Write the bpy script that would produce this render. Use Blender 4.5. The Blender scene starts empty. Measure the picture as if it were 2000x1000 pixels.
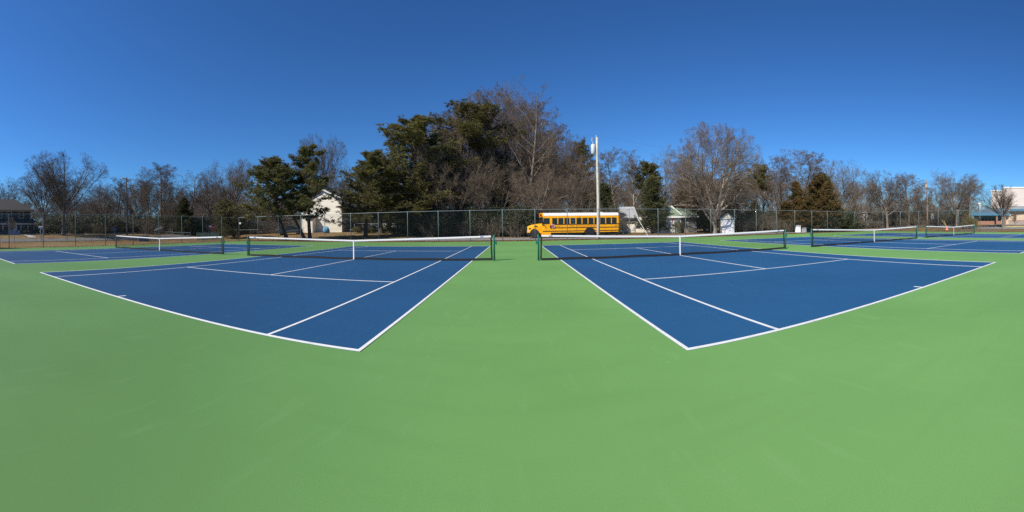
import bpy, math, random
import numpy as np
from mathutils import Matrix, Vector
PI = math.pi
R = math.radians
sc = bpy.context.scene
col = sc.collection

# ------------------------------------------------------------------ camera (stitched phone panorama = cylinder lens)
CF, CCY, CH = 736.23, 442.58, 1.462
YAW, PIT, ROL = -.0073, .0016, .0138
def _rot():
    c, s = math.cos(YAW), math.sin(YAW); A = np.array([[c, -s, 0], [s, c, 0], [0, 0, 1]])
    c, s = math.cos(PIT), math.sin(PIT); B = np.array([[1, 0, 0], [0, c, -s], [0, s, c]])
    c, s = math.cos(ROL), math.sin(ROL); C = np.array([[c, 0, -s], [0, 1, 0], [s, 0, c]])
    return C @ B @ A
ROT = _rot()
cam = bpy.data.cameras.new('camera'); cam.type = 'PANO'; cam.panorama_type = 'CENTRAL_CYLINDRICAL'
cam.central_cylindrical_radius = 1.0
cam.central_cylindrical_range_u_min = -1000 / CF; cam.central_cylindrical_range_u_max = 1000 / CF
cam.central_cylindrical_range_v_min = (CCY - 1000) / CF; cam.central_cylindrical_range_v_max = CCY / CF
cam.clip_start = .05; cam.clip_end = 3000
co = bpy.data.objects.new('camera', cam); col.objects.link(co); sc.camera = co
ex, ey, ez = ROT.T @ [1, 0, 0], ROT.T @ [0, 1, 0], ROT.T @ [0, 0, 1]
M4 = Matrix.Identity(4)
for i in range(3):
    M4[i][0], M4[i][1], M4[i][2] = ex[i], ez[i], -ey[i]
M4[2][3] = CH
co.matrix_world = M4

# ------------------------------------------------------------------ sky, sun, exposure
SUN_AZ, SUN_EL = R(-131), R(43)          # azimuth clockwise from +Y
w = bpy.data.worlds.new('World'); sc.world = w; w.use_nodes = True
nt = w.node_tree; nt.nodes.clear()
sky = nt.nodes.new('ShaderNodeTexSky'); sky.sky_type = 'NISHITA'; sky.sun_disc = False
sky.sun_elevation = SUN_EL; sky.sun_rotation = SUN_AZ; sky.altitude = 0
sky.air_density = 1.0; sky.dust_density = 0.25; sky.ozone_density = 4.5
bg = nt.nodes.new('ShaderNodeBackground'); bg.inputs['Strength'].default_value = .072
wo = nt.nodes.new('ShaderNodeOutputWorld')
gm = nt.nodes.new('ShaderNodeGamma'); gm.inputs[1].default_value = 1.16
tn = nt.nodes.new('ShaderNodeMix'); tn.data_type = 'RGBA'; tn.blend_type = 'MULTIPLY'; tn.inputs[0].default_value = 1; tn.inputs[7].default_value = (.41, .765, 1.09, 1)
nt.links.new(sky.outputs[0], gm.inputs[0]); nt.links.new(gm.outputs[0], tn.inputs[6]); nt.links.new(tn.outputs[2], bg.inputs[0]); nt.links.new(bg.outputs[0], wo.inputs[0])
sl = bpy.data.lights.new('sun', 'SUN'); sl.energy = 5.0; sl.angle = R(.53); sl.color = (1, .93, .80)
so = bpy.data.objects.new('sun', sl); col.objects.link(so)
sv = Vector((math.sin(SUN_AZ) * math.cos(SUN_EL), math.cos(SUN_AZ) * math.cos(SUN_EL), math.sin(SUN_EL)))
so.rotation_euler = sv.to_track_quat('Z', 'Y').to_euler(); so.location = (-40, -40, 60)
vs = sc.view_settings
vs.view_transform = 'Standard'; vs.look = 'None'; vs.exposure = .25; vs.gamma = 1; vs.use_curve_mapping = False
sc.cycles.use_denoising = False; sc.cycles.max_bounces = 6; sc.cycles.diffuse_bounces = 3; sc.cycles.transparent_max_bounces = 8

# ------------------------------------------------------------------ photo pixel -> direction helpers
def pdir(px, py=None):
    th = (px - 1000) / CF
    t = 0 if py is None else (CCY - py) / CF
    return ROT.T @ np.array([math.sin(th), math.cos(th), t])
def gp(px, r):
    """ground point seen at column px, r metres away"""
    d = pdir(px, CCY); q = math.hypot(d[0], d[1]); return d[0] / q * r, d[1] / q * r
def zat(px, py, r):
    d = pdir(px, py); return CH + r * d[2] / math.hypot(d[0], d[1])
def sst(a, b, x):
    t = min(1, max(0, (x - a) / (b - a))); return t * t * (3 - 2 * t)
def terr(x, y):
    """the ground: level round the courts, a gentle rise towards the houses and the wood"""
    d = math.hypot(max(0, y - 40 if x < -14 else y - 40 - 8 * sst(-14, -4, x)), max(0, -39 - x, x - 60))
    az = math.degrees(math.atan2(x, max(y, .1)))
    a = .85 - .5 * sst(-14, 6, az) + .5 * sst(48, 60, az)
    return a * sst(0, 18, d)

# ------------------------------------------------------------------ materials
MATS = {}
def mat(name, c, rough=.7, metal=0, c2=None, scale=6, bump=0, bscale=None, spec=.5, trans=0, coat=0, detail=4, thr=None, rnd=0):
    m = bpy.data.materials.new(name); m.use_nodes = True; n = m.node_tree.nodes; l = m.node_tree.links
    b = n['Principled BSDF']; b.inputs['Roughness'].default_value = rough; b.inputs['Metallic'].default_value = metal
    b.inputs['Specular IOR Level'].default_value = spec
    if coat: b.inputs['Coat Weight'].default_value = coat; b.inputs['Coat Roughness'].default_value = .1
    b.inputs['Base Color'].default_value = (*c, 1)
    src = None
    if c2 is not None:
        tc = n.new('ShaderNodeTexCoord'); nz = n.new('ShaderNodeTexNoise'); nz.inputs['Scale'].default_value = scale; nz.inputs['Detail'].default_value = detail
        l.new(tc.outputs['Object'], nz.inputs['Vector'])
        mr = n.new('ShaderNodeMapRange'); lo, hi = thr or (.35, .65)
        mr.inputs[1].default_value = lo; mr.inputs[2].default_value = hi; l.new(nz.outputs[0], mr.inputs[0])
        mx = n.new('ShaderNodeMix'); mx.data_type = 'RGBA'; mx.inputs[6].default_value = (*c, 1); mx.inputs[7].default_value = (*c2, 1)
        l.new(mr.outputs[0], mx.inputs[0]); src = mx.outputs[2]
        l.new(src, b.inputs['Base Color'])
    if rnd:
        oi = n.new('ShaderNodeObjectInfo'); hs = n.new('ShaderNodeHueSaturation')
        m1 = n.new('ShaderNodeMapRange'); m1.inputs[3].default_value = 1 - rnd; m1.inputs[4].default_value = 1 + rnd
        l.new(oi.outputs['Random'], m1.inputs[0]); l.new(m1.outputs[0], hs.inputs['Value'])
        if src: l.new(src, hs.inputs['Color'])
        else: hs.inputs['Color'].default_value = (*c, 1)
        l.new(hs.outputs[0], b.inputs['Base Color']); src = hs.outputs[0]
    if bump:
        tc = n.new('ShaderNodeTexCoord'); nb = n.new('ShaderNodeTexNoise'); nb.inputs['Scale'].default_value = bscale or scale * 4; nb.inputs['Detail'].default_value = 5
        l.new(tc.outputs['Object'], nb.inputs['Vector'])
        bp = n.new('ShaderNodeBump'); bp.inputs['Strength'].default_value = bump; bp.inputs['Distance'].default_value = .02
        l.new(nb.outputs[0], bp.inputs['Height']); l.new(bp.outputs[0], b.inputs['Normal'])
    if trans:
        o = n['Material Output']; t = n.new('ShaderNodeBsdfTranslucent'); ms = n.new('ShaderNodeMixShader'); ms.inputs[0].default_value = trans
        if src: l.new(src, t.inputs[0])
        else: t.inputs[0].default_value = (*c, 1)
        l.new(b.outputs[0], ms.inputs[1]); l.new(t.outputs[0], ms.inputs[2]); l.new(ms.outputs[0], o.inputs[0])
    MATS[name] = m; return m

def court_mat(name, base, dark, pale, rough):
    """sand-filled acrylic: broad uneven tone, roller streaks, pale scuffs, fine grit"""
    m = bpy.data.materials.new(name); m.use_nodes = True; n = m.node_tree.nodes; l = m.node_tree.links; b = n['Principled BSDF']
    tc = n.new('ShaderNodeTexCoord'); P = tc.outputs['Object']
    def noise(scale, detail=3, vec=None, sx=None):
        z = n.new('ShaderNodeTexNoise'); z.inputs['Scale'].default_value = scale; z.inputs['Detail'].default_value = detail
        if sx:
            mp = n.new('ShaderNodeMapping'); mp.inputs['Scale'].default_value = sx; mp.inputs['Rotation'].default_value = (0, 0, .5)
            l.new(P, mp.inputs[0]); l.new(mp.outputs[0], z.inputs['Vector'])
        else: l.new(P, z.inputs['Vector'])
        return z.outputs[0]
    def rng(o, a, c, lo, hi):
        r = n.new('ShaderNodeMapRange'); r.inputs[1].default_value = a; r.inputs[2].default_value = c; r.inputs[3].default_value = lo; r.inputs[4].default_value = hi
        l.new(o, r.inputs[0]); return r.outputs[0]
    def mix(f, a, c):
        x = n.new('ShaderNodeMix'); x.data_type = 'RGBA'; l.new(f, x.inputs[0])
        for k, v in ((6, a), (7, c)):
            if isinstance(v, tuple): x.inputs[k].default_value = (*v, 1)
            else: l.new(v, x.inputs[k])
        return x.outputs[2]
    c1 = mix(rng(noise(.22, 5), .36, .66, 0, .9), base, dark)
    c2 = mix(rng(noise(1.4, 5, sx=(.35, 2.2, 1)), .5, .8, 0, .45), c1, dark)
    c3 = mix(rng(noise(2.6, 10, sx=(2.5, .5, 1)), .58, .8, 0, .38), c2, pale)
    c4 = mix(rng(noise(90, 3), .35, .68, 0, .5), c3, dark)
    vo = n.new('ShaderNodeTexVoronoi'); vo.inputs['Scale'].default_value = 1.7; l.new(P, vo.inputs['Vector'])
    c5 = mix(rng(vo.outputs['Distance'], .02, .055, .35, 0), c4, pale)
    l.new(c5, b.inputs['Base Color'])
    b.inputs['Roughness'].default_value = rough; b.inputs['Specular IOR Level'].default_value = .25; b.inputs['Diffuse Roughness'].default_value = .4
    bp = n.new('ShaderNodeBump'); bp.inputs['Strength'].default_value = .35; bp.inputs['Distance'].default_value = .004
    l.new(noise(180, 4), bp.inputs['Height']); l.new(bp.outputs[0], b.inputs['Normal'])
    return m
M_green = court_mat('court_green', (.133, .288, .085), (.102, .228, .064), (.168, .322, .126), .75)
M_blue = court_mat('court_blue', (.014, .076, .180), (.011, .060, .148), (.036, .105, .215), .7)
M_line = mat('line_paint', (.74, .74, .72), .6, c2=(.60, .61, .60), scale=9, thr=(.5, .75))
M_asph = mat('asphalt', (.21, .20, .19), .9, c2=(.30, .28, .26), scale=1.2, bump=.4, bscale=60)
M_walkway = mat('concrete', (.42, .39, .35), .85, c2=(.34, .32, .29), scale=2)
M_galv = mat('galvanized', (.23, .28, .30), .55, .2, c2=(.18, .225, .24), scale=8)
M_vinyl = mat('fence_wire', (.022, .036, .034), .7, spec=.2)
M_net = mat('net_cord', (.012, .012, .013), .8)
M_band = mat('net_band', (.80, .80, .79), .7)
M_post = mat('net_post', (.006, .17, .115), .35, coat=.4)
M_black = mat('black_paint', (.012, .012, .013), .5)
M_rubber = mat('rubber', (.02, .02, .021), .85, c2=(.032, .031, .03), scale=9)
M_yellow = mat('bus_yellow', (.98, .44, .004), .45, c2=(.94, .41, .003), scale=1.3, spec=.3)
M_white = mat('white_paint', (.80, .80, .78), .45, c2=(.74, .74, .72), scale=2)
M_glass = mat('dark_glass', (.012, .016, .018), .06, spec=.6)
M_pane = mat('window_pane', (.03, .04, .05), .08, spec=.6)
M_red = mat('sign_red', (.42, .012, .022), .45)
M_redmark = mat('red_lettering', (.50, .07, .01), .5)
M_blackmark = mat('dark_lettering', (.05, .03, .02), .5)
M_chrome = mat('chrome', (.6, .6, .6), .2, 1)
M_amber = mat('amber_lens', (.75, .16, .01), .25)
M_lens = mat('clear_lens', (.75, .75, .72), .12)
M_wood = mat('pale_pole_wood', (.62, .58, .50), .9, c2=(.48, .44, .36), scale=5, bump=.5, bscale=30)
M_wood2 = mat('brown_pole_wood', (.33, .20, .13), .9, c2=(.24, .15, .10), scale=5, bump=.5, bscale=30)
M_wood3 = mat('grey_pole_wood', (.16, .14, .12), .9, c2=(.12, .10, .09), scale=5, bump=.5, bscale=30)
M_tank = mat('transformer_grey', (.62, .66, .70), .4, c2=(.55, .6, .65), scale=4)
M_wire = mat('cable', (.03, .03, .03), .6)
M_bark = mat('bark', (.25, .21, .17), .95, c2=(.13, .105, .085), scale=3, bump=.8, bscale=14, rnd=.18)
M_barkp = mat('pale_bark', (.34, .29, .235), .95, c2=(.17, .14, .11), scale=2.4, bump=.8, bscale=14, rnd=.12)
M_twig = mat('twigs', (.175, .128, .086), .95, c2=(.115, .086, .062), scale=.6, rnd=.2)
M_pbark = mat('pine_bark', (.085, .062, .05), .95, c2=(.05, .038, .03), scale=4, bump=.8, bscale=16)
M_needle = mat('pine_needles', (.205, .180, .050), .7, c2=(.118, .116, .040), scale=.7, trans=.25, rnd=.15)
M_cedar = mat('cedar_sprays', (.13, .13, .045), .8, c2=(.072, .080, .03), scale=.9, trans=.15, rnd=.15)
M_bronze = mat('bronzed_sprays', (.22, .125, .035), .8, c2=(.10, .085, .03), scale=.8, trans=.15, rnd=.12)
M_leaf = mat('evergreen_leaves', (.060, .072, .030), .6, c2=(.032, .044, .019), scale=1.5, trans=.15, rnd=.25)
M_leafo = mat('olive_leaves', (.15, .135, .05), .7, c2=(.085, .082, .032), scale=1.2, trans=.15, rnd=.2)
M_box = mat('clipped_leaves', (.20, .175, .06), .7, c2=(.11, .105, .04), scale=2.5, trans=.1)
M_ivy = mat('ivy_leaves', (.035, .045, .018), .5, c2=(.02, .028, .012), scale=2, trans=.1)
M_brown = mat('dead_leaves', (.26, .13, .055), .9, c2=(.17, .085, .04), scale=5, trans=.15)
M_tan = mat('straw_grass', (.24, .20, .10), .9, c2=(.16, .13, .065), scale=2)
M_cream = mat('cream_siding', (.88, .83, .71), .6, c2=(.85, .79, .67), scale=1.2)
M_roofd = mat('dark_shingles', (.055, .05, .048), .9, c2=(.035, .033, .033), scale=7, bump=.5)
M_shake = mat('grey_shingle_siding', (.095, .11, .125), .85, c2=(.07, .08, .095), scale=5, bump=.5)
M_roofb = mat('brown_shingles', (.065, .055, .05), .9, c2=(.045, .04, .037), scale=6, bump=.5)
M_whitewall = mat('whitewashed_block', (.82, .79, .71), .85, c2=(.72, .68, .60), scale=1.6, bump=.3, bscale=9)
M_roofg = mat('green_shingles', (.25, .30, .22), .9, c2=(.17, .22, .16), scale=5, bump=.5)
M_roofl = mat('pale_shingles', (.42, .43, .44), .9, c2=(.33, .34, .36), scale=5, bump=.4)
M_shedw = mat('shed_panels', (.72, .70, .58), .7, c2=(.62, .60, .48), scale=3)
M_door = mat('white_door', (.78, .78, .80), .5)
M_greytrim = mat('grey_trim', (.16, .19, .21), .7)
M_schoolw = mat('pale_panel_wall', (.66, .58, .52), .8, c2=(.60, .53, .48), scale=.4)
M_schoolc = mat('peach_block_wall', (.68, .54, .40), .8, c2=(.62, .49, .36), scale=.8)
M_brick = mat('red_brick', (.42, .22, .16), .85, c2=(.34, .18, .13), scale=9)
M_stone = mat('grey_block', (.42, .36, .32), .85, c2=(.36, .31, .28), scale=5)
M_bluer = mat('blue_metal_roof', (.13, .19, .25), .5, .1, c2=(.11, .165, .22), scale=1)
M_bluef = mat('blue_fascia', (.085, .23, .36), .45)
M_tarp = mat('blue_tarp', (.13, .38, .62), .5, c2=(.09, .30, .54), scale=5, bump=.8, bscale=5)
M_orange = mat('orange_plastic', (.85, .12, .02), .45)
M_stake = mat('pale_stake', (.66, .50, .20), .8)
M_kerb = mat('yellow_kerb', (.68, .52, .16), .8, c2=(.55, .45, .2), scale=3)
M_screen = mat('dark_windscreen', (.012, .016, .02), .9)
M_sblue = mat('sign_blue', (.06, .12, .26), .5)
M_greybox = mat('grey_cabinet', (.40, .43, .46), .55)
M_lblue = mat('bluegrey_panel', (.16, .19, .25), .6)
M_deck = mat('weathered_deck', (.20, .18, .155), .85)
M_carp = mat('car_paint', (.05, .06, .075), .25, coat=.6)
M_logo = mat('logo_blue', (.05, .15, .55), .5)

# ------------------------------------------------------------------ object helpers
def link(o, parent=None):
    col.objects.link(o)
    if parent is not None: o.parent = parent
    return o
def tag(o, label=None, cat=None, group=None, kind=None):
    if label: o['label'] = label
    if cat: o['category'] = cat
    if group: o['group'] = group
    if kind: o['kind'] = kind
    return o
def thing(name, label, cat, loc=(0, 0, 0), rz=0, group=None):
    o = link(bpy.data.objects.new(name, None)); o.empty_display_size = .3
    o.location = loc; o.rotation_euler = (0, 0, rz); return tag(o, label, cat, group)
def copy_tree(o, parent=None):
    c = o.copy(); col.objects.link(c); c.parent = parent
    for ch in list(o.children): copy_tree(ch, c)
    return c

class MB:
    def __init__(s): s.v = []; s.f = []
    def add(s, vs, fs):
        o = len(s.v); s.v += [tuple(map(float, p)) for p in vs]; s.f += [tuple(i + o for i in f) for f in fs]; return s
    def box(s, x0, x1, y0, y1, z0, z1):
        return s.add([(x0, y0, z0), (x1, y0, z0), (x1, y1, z0), (x0, y1, z0), (x0, y0, z1), (x1, y0, z1), (x1, y1, z1), (x0, y1, z1)],
                     [(0, 3, 2, 1), (4, 5, 6, 7), (0, 1, 5, 4), (1, 2, 6, 5), (2, 3, 7, 6), (3, 0, 4, 7)])
    def prism(s, poly, a, b, axis='y'):
        """extrude a 2-D outline: axis y -> poly is (x,z); axis x -> (y,z); axis z -> (x,y)"""
        f = {'y': lambda p, t: (p[0], t, p[1]), 'x': lambda p, t: (t, p[0], p[1]), 'z': lambda p, t: (p[0], p[1], t)}[axis]
        n = len(poly); vs = [f(p, a) for p in poly] + [f(p, b) for p in poly]
        fs = [tuple(range(n))[::-1], tuple(range(n, 2 * n))] + [(i, (i + 1) % n, n + (i + 1) % n, n + i) for i in range(n)]
        return s.add(vs, fs)
    def loft(s, rings, cap=True):
        n = len(rings[0]); vs = [p for r in rings for p in r]; fs = []
        for k in range(len(rings) - 1):
            for i in range(n): fs.append((k * n + i, k * n + (i + 1) % n, (k + 1) * n + (i + 1) % n, (k + 1) * n + i))
        if cap: fs += [tuple(range(n))[::-1], tuple((len(rings) - 1) * n + i for i in range(n))]
        return s.add(vs, fs)
    def tube(s, pts, r, n=8):
        pts = [Vector(p) for p in pts]; rs = [float(q) for q in (r if isinstance(r, (list, tuple)) else [r] * len(pts))]; rings = []
        for i, p in enumerate(pts):
            t = (pts[min(i + 1, len(pts) - 1)] - pts[max(i - 1, 0)]).normalized()
            a = t.cross(Vector((0, 0, 1)) if abs(t.z) < .9 else Vector((1, 0, 0))).normalized(); b = t.cross(a)
            rings.append([p + rs[i] * (math.cos(2 * PI * k / n) * a + math.sin(2 * PI * k / n) * b) for k in range(n)])
        return s.loft(rings)
    def lathe(s, prof, n=16, c=(0, 0, 0), axis='z'):
        rings = []
        for r, h in prof:
            ring = []
            for k in range(n):
                a = 2 * PI * k / n; u, v = r * math.cos(a), r * math.sin(a)
                ring.append((c[0] + u, c[1] + v, c[2] + h) if axis == 'z' else (c[0] + u, c[1] + h, c[2] + v))
            rings.append(ring)
        return s.loft(rings)
    def mesh(s, name):
        me = bpy.data.meshes.new(name); me.from_pydata(s.v, [], s.f)
        import bmesh
        bm = bmesh.new(); bm.from_mesh(me); bmesh.ops.recalc_face_normals(bm, faces=bm.faces); bm.to_mesh(me); bm.free()
        return me
    def build(s, name, m, parent=None, smooth=False, bevel=0):
        me = s.mesh(name); me.materials.append(m)
        if smooth: me.polygons.foreach_set('use_smooth', [True] * len(me.polygons))
        o = link(bpy.data.objects.new(name, me), parent)
        if bevel:
            md = o.modifiers.new('bevel', 'BEVEL'); md.width = bevel; md.segments = 2; md.limit_method = 'ANGLE'
        return o
def box(name, m, parent, *a, bevel=0): return MB().box(*a).build(name, m, parent, bevel=bevel)
def inst(name, me, parent, loc=(0, 0, 0), rz=0):
    o = link(bpy.data.objects.new(name, me), parent); o.location = loc; o.rotation_euler = (0, 0, rz); return o
def np_mesh(name, V, F, m=None, smooth=False):
    V = np.asarray(V, np.float32); F = np.asarray(F, np.int32); k = F.shape[1]
    me = bpy.data.meshes.new(name); me.vertices.add(len(V)); me.vertices.foreach_set('co', V.ravel())
    me.loops.add(F.size); me.loops.foreach_set('vertex_index', F.ravel())
    me.polygons.add(len(F)); me.polygons.foreach_set('loop_start', np.arange(0, F.size, k, dtype=np.int32))
    try: me.polygons.foreach_set('loop_total', np.full(len(F), k, np.int32))
    except Exception: pass
    if smooth: me.polygons.foreach_set('use_smooth', np.ones(len(F), bool))
    me.update(calc_edges=True)
    if m: me.materials.append(m)
    return me
def text_mesh(s, size, name):
    cu = bpy.data.curves.new(name, 'FONT'); cu.body = s; cu.size = size; cu.align_x = 'CENTER'; cu.align_y = 'CENTER'; cu.extrude = .004
    o = bpy.data.objects.new('tmp', cu); col.objects.link(o)
    me = bpy.data.meshes.new_from_object(o.evaluated_get(bpy.context.evaluated_depsgraph_get()))
    bpy.data.objects.remove(o); return me

# ================================================================== SETTING
def ground():
    xs = np.unique(np.concatenate([np.arange(-140, 160, 3.0), np.linspace(-900, -140, 10), np.linspace(157, 900, 10)]))
    ys = np.unique(np.concatenate([np.arange(-60, 160, 3.0), np.linspace(-900, -60, 8), np.linspace(157, 900, 10)]))
    V = [(x, y, terr(x, y) - .02 + (.05 * math.sin(x * .7) * math.sin(y * .6 + x * .2) if (x < -50 or x > 66 or y > 50) else 0)) for y in ys for x in xs]
    n = len(xs); F = [(j * n + i, j * n + i + 1, (j + 1) * n + i + 1, (j + 1) * n + i) for j in range(len(ys) - 1) for i in range(n - 1)]
    m = bpy.data.materials.new('winter_ground'); m.use_nodes = True; N = m.node_tree.nodes; L = m.node_tree.links; b = N['Principled BSDF']
    b.inputs['Roughness'].default_value = .95; b.inputs['Specular IOR Level'].default_value = .1
    tc = N.new('ShaderNodeTexCoord')
    def nz(s, d, a, c):
        z = N.new('ShaderNodeTexNoise'); z.inputs['Scale'].default_value = s; z.inputs['Detail'].default_value = d; L.new(tc.outputs['Object'], z.inputs['Vector'])
        r = N.new('ShaderNodeMapRange'); r.inputs[1].default_value = a; r.inputs[2].default_value = c; L.new(z.outputs[0], r.inputs[0]); return r.outputs[0]
    def mix(f, a, c):
        x = N.new('ShaderNodeMix'); x.data_type = 'RGBA'; L.new(f, x.inputs[0])
        for k, v in ((6, a), (7, c)):
            if isinstance(v, tuple): x.inputs[k].default_value = (*v, 1)
            else: L.new(v, x.inputs[k])
        return x.outputs[2]
    c = mix(nz(.10, 3, .42, .58), (.215, .165, .075), (.20, .115, .055))
    c = mix(nz(1.1, 5, .45, .7), c, (.30, .19, .10))
    c = mix(nz(.35, 4, .55, .7), c, (.13, .135, .05))
    c = mix(nz(9, 3, .5, .75), c, (.10, .06, .035))
    L.new(c, b.inputs['Base Color'])
    bp = N.new('ShaderNodeBump'); bp.inputs['Strength'].default_value = .9; bp.inputs['Distance'].default_value = .06
    L.new(nz(7, 6, .2, .8), bp.inputs['Height']); L.new(bp.outputs[0], b.inputs['Normal'])
    tag(link(bpy.data.objects.new('ground', np_mesh('ground', V, F, m, True))), kind='structure')
ground()
def sheet(name, pts, m, z=0, th=.03):
    return tag(MB().prism(pts, z - th, z, 'z').build(name, m), kind='structure')
FX0, FX1, FY = -33.2, 50.0, 37.0
sheet('court_surround', [(FX0 + .55, -14), (FX1 - .5, -14), (FX1 - .5, 35.9), (FX0 + .55, 35.9)], M_green, 0)

def ribbon(name, pts, width, m, lift=.02, n=40):
    """a strip laid on the terrain along a polyline"""
    P = [Vector((*p, 0)) for p in pts]; seg = []
    for i in range(len(P) - 1):
        for k in range(n): seg.append(P[i].lerp(P[i + 1], k / n))
    seg.append(P[-1]); vs = []; fs = []
    for i, p in enumerate(seg):
        t = (seg[min(i + 1, len(seg) - 1)] - seg[max(i - 1, 0)]).normalized(); q = Vector((-t.y, t.x, 0)) * width / 2
        for k in (1, .5, 0, -.5, -1):
            e = p + q * k; vs.append((e.x, e.y, terr(e.x, e.y) + lift))
    for i in range(len(seg) - 1):
        for k in range(4): fs.append((i * 5 + k, i * 5 + k + 1, i * 5 + k + 6, i * 5 + k + 5))
    return tag(link(bpy.data.objects.new(name, np_mesh(name, vs, fs, m))), kind='structure')
ribbon('road', [(-13, 42.6), (-4, 42.6), (30, 42.6), (56, 42.2), (72, 41)], 7.2, M_asph, .012)
ribbon('side_road', [(-46.5, -30), (-46.5, 34), (-60, 60)], 4.2, mat('dark_asphalt', (.11, .105, .10), .9, c2=(.15, .14, .13), scale=1.2), .03)
ribbon('school_driveway', [(66.5, -40), (66.5, 22), (72, 38)], 5.0, M_asph, .03)
ribbon('front_walk', [gp(64, 52.2), gp(52, 59), gp(42, 66.5)], 1.1, M_walkway, .05, 14)

# ------------------------------------------------------------------ courts
CW, CL, CN, CS, CSV = 10.97, 23.77, 11.885, 1.372, 6.40
CY0 = 4.02
COURTS = [('far left', -27.465), ('left of centre', -12.767), ('right of centre', 1.895), ('second from the right', 16.730), ('far right', 31.183)]
for nm, x0 in COURTS:
    c = link(bpy.data.objects.new('tennis_court', MB().prism([(0, 0), (CW, 0), (CW, CL), (0, CL)], -.004, .004, 'z').mesh('tennis_court')))
    c.data.materials.append(M_blue); c.location = (x0, CY0 + (.06 if x0 < 0 else -.13), 0); tag(c, kind='structure'); c['label'] = f'blue painted tennis court, {nm}'
    t = .05; bt = .062
    def ln(name, xa, xb, ya, yb):
        MB().box(xa, xb, ya, yb, .0035, .0085).build(name, M_line, c)
    ln('baseline', 0, CW, 0, bt); ln('baseline', 0, CW, CL - bt, CL)
    for xa in (0, CW - t): ln('doubles_sideline', xa, xa + t, bt, CL - bt)
    for xa in (CS, CW - CS - t): ln('singles_sideline', xa, xa + t, bt, CL - bt)
    for ya in (CN - CSV, CN + CSV - t): ln('service_line', CS + t, CW - CS - t, ya, ya + t)
    ln('centre_service_line', CW / 2 - t / 2, CW / 2 + t / 2, CN - CSV + t, CN + CSV - t)
    ln('centre_mark', CW / 2 - t / 2, CW / 2 + t / 2, bt, bt + .2); ln('centre_mark', CW / 2 - t / 2, CW / 2 + t / 2, CL - bt - .2, CL - bt)

# ------------------------------------------------------------------ nets
NH = CW / 2 + .914
def ntop(x): return .905 + .155 * min(1, abs(x) / (NH - .1))
def make_net():
    root = thing('tennis_net', 'x', 'tennis net')
    for s in (-1, 1):
        p = MB().lathe([(.041, 0), (.041, 1.07), (.036, 1.083), (.012, 1.09)], 14, (s * NH, 0, 0)).build('post', M_post, root, True)
        MB().lathe([(.075, 0), (.075, .012), (.05, .02)], 14, (s * NH, 0, 0)).build('base_ring', M_post, p)
        k = MB().box(s * NH + s * .035, s * NH + s * .085, -.03, .03, .70, .82).box(s * NH + s * .085, s * NH + s * .11, -.012, .012, .68, .84)
        k.build('crank', M_post, p, bevel=.006)
    xe = NH - .13
    m = MB()
    def cord(a, b, r=.0019):
        a, b = Vector(a), Vector(b); t = (b - a).normalized(); u = t.cross(Vector((0, 1, 0))).normalized(); v = Vector((0, 1, 0))
        m.loft([[p + r * (math.cos(k * 2.0944) * u + math.sin(k * 2.0944) * v) for k in range(3)] for p in (a, b)], False)
    n = 281
    for i in range(n + 1):
        x = -xe + 2 * xe * i / n; cord((x, 0, .05), (x, 0, ntop(x)))
    for j in range(1, 21):
        f = j / 21
        for s in (-1, 1): cord((0, 0, .05 + (ntop(0) - .05) * f), (s * xe, 0, .05 + (ntop(xe) - .05) * f))
    m.build('netting', M_net, root)
    b = MB()
    for s in (-1, 1):
        xa, xb = (.0, s * xe)
        b.loft([[(x, y, ntop(x) + z) for y, z in ((-.011, -.062), (-.013, -.005), (0, .006), (.013, -.005), (.011, -.062))] for x in np.linspace(xa, xb, 9)])
    hb = b.build('headband', M_band, root)
    for s in (-1, 1):
        MB().box(s * (xe - .32), s * (xe - .46), -.0165, -.0125, ntop(xe) - .055, ntop(xe) - .018).build('logo', M_logo, hb)
    bt = MB()
    for s in (-1, 1):
        bt.loft([[(x, y, z + .012 * math.sin(x * 2.3)) for y, z in ((-.01, .015), (.01, .015), (.012, .105), (-.012, .105))] for x in np.linspace(0, s * xe, 17)])
    bt.build('bottom_tape_with_shadow', M_net, root)  # real tape, made taller so its black also covers the net's shadow
    for s in (-1, 1):
        MB().loft([[(s * (xe + .03 * (1 - q)) + dx, y, .03 + q * (1.05 - .03)) for dx, y in ((-.035, -.008), (.035, -.008), (.035, .008), (-.035, .008))] for q in (0, .5, 1)]).build('side_tape', M_net, root)
        for q in (.12, .4, .7): MB().tube([(s * (xe + .03), 0, q * 1.06), (s * (NH - .03), 0, q * 1.06 + .01)], .003, 4).build('lacing', M_black, root)
        MB().tube([(s * xe, 0, ntop(xe) - .02), (s * NH, 0, 1.055)], .006, 5).build('net_cable', M_black, root)
    st = MB().box(-.027, .027, -.022, -.015, .02, ntop(0) - .058).box(-.027, .027, .015, .022, .02, ntop(0) - .058).box(-.027, .027, -.022, .022, ntop(0) - .058, ntop(0) + .016).build('centre_strap', M_band, root)
    MB().box(-.03, .03, -.03, .03, .0095, .03).build('anchor', M_galv, st)
    return root
net0 = make_net()
NETL = ['tennis net on the far left court in front of the low fences', 'tennis net on the large blue court left of the green centre strip',
        'tennis net in front of the school bus, right of the green centre strip', 'tennis net on the second court from the right, past the white utility cabinet',
        'farthest small tennis net on the right, in front of the round clipped shrub']
for i, (nm, x0) in enumerate(COURTS):
    o = net0 if i == 0 else copy_tree(net0)
    o.location = (x0 + CW / 2, CY0 + CN + (.06 if x0 < 0 else -.13), .0); tag(o, NETL[i], 'tennis net', 'nets of the five courts')

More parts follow.
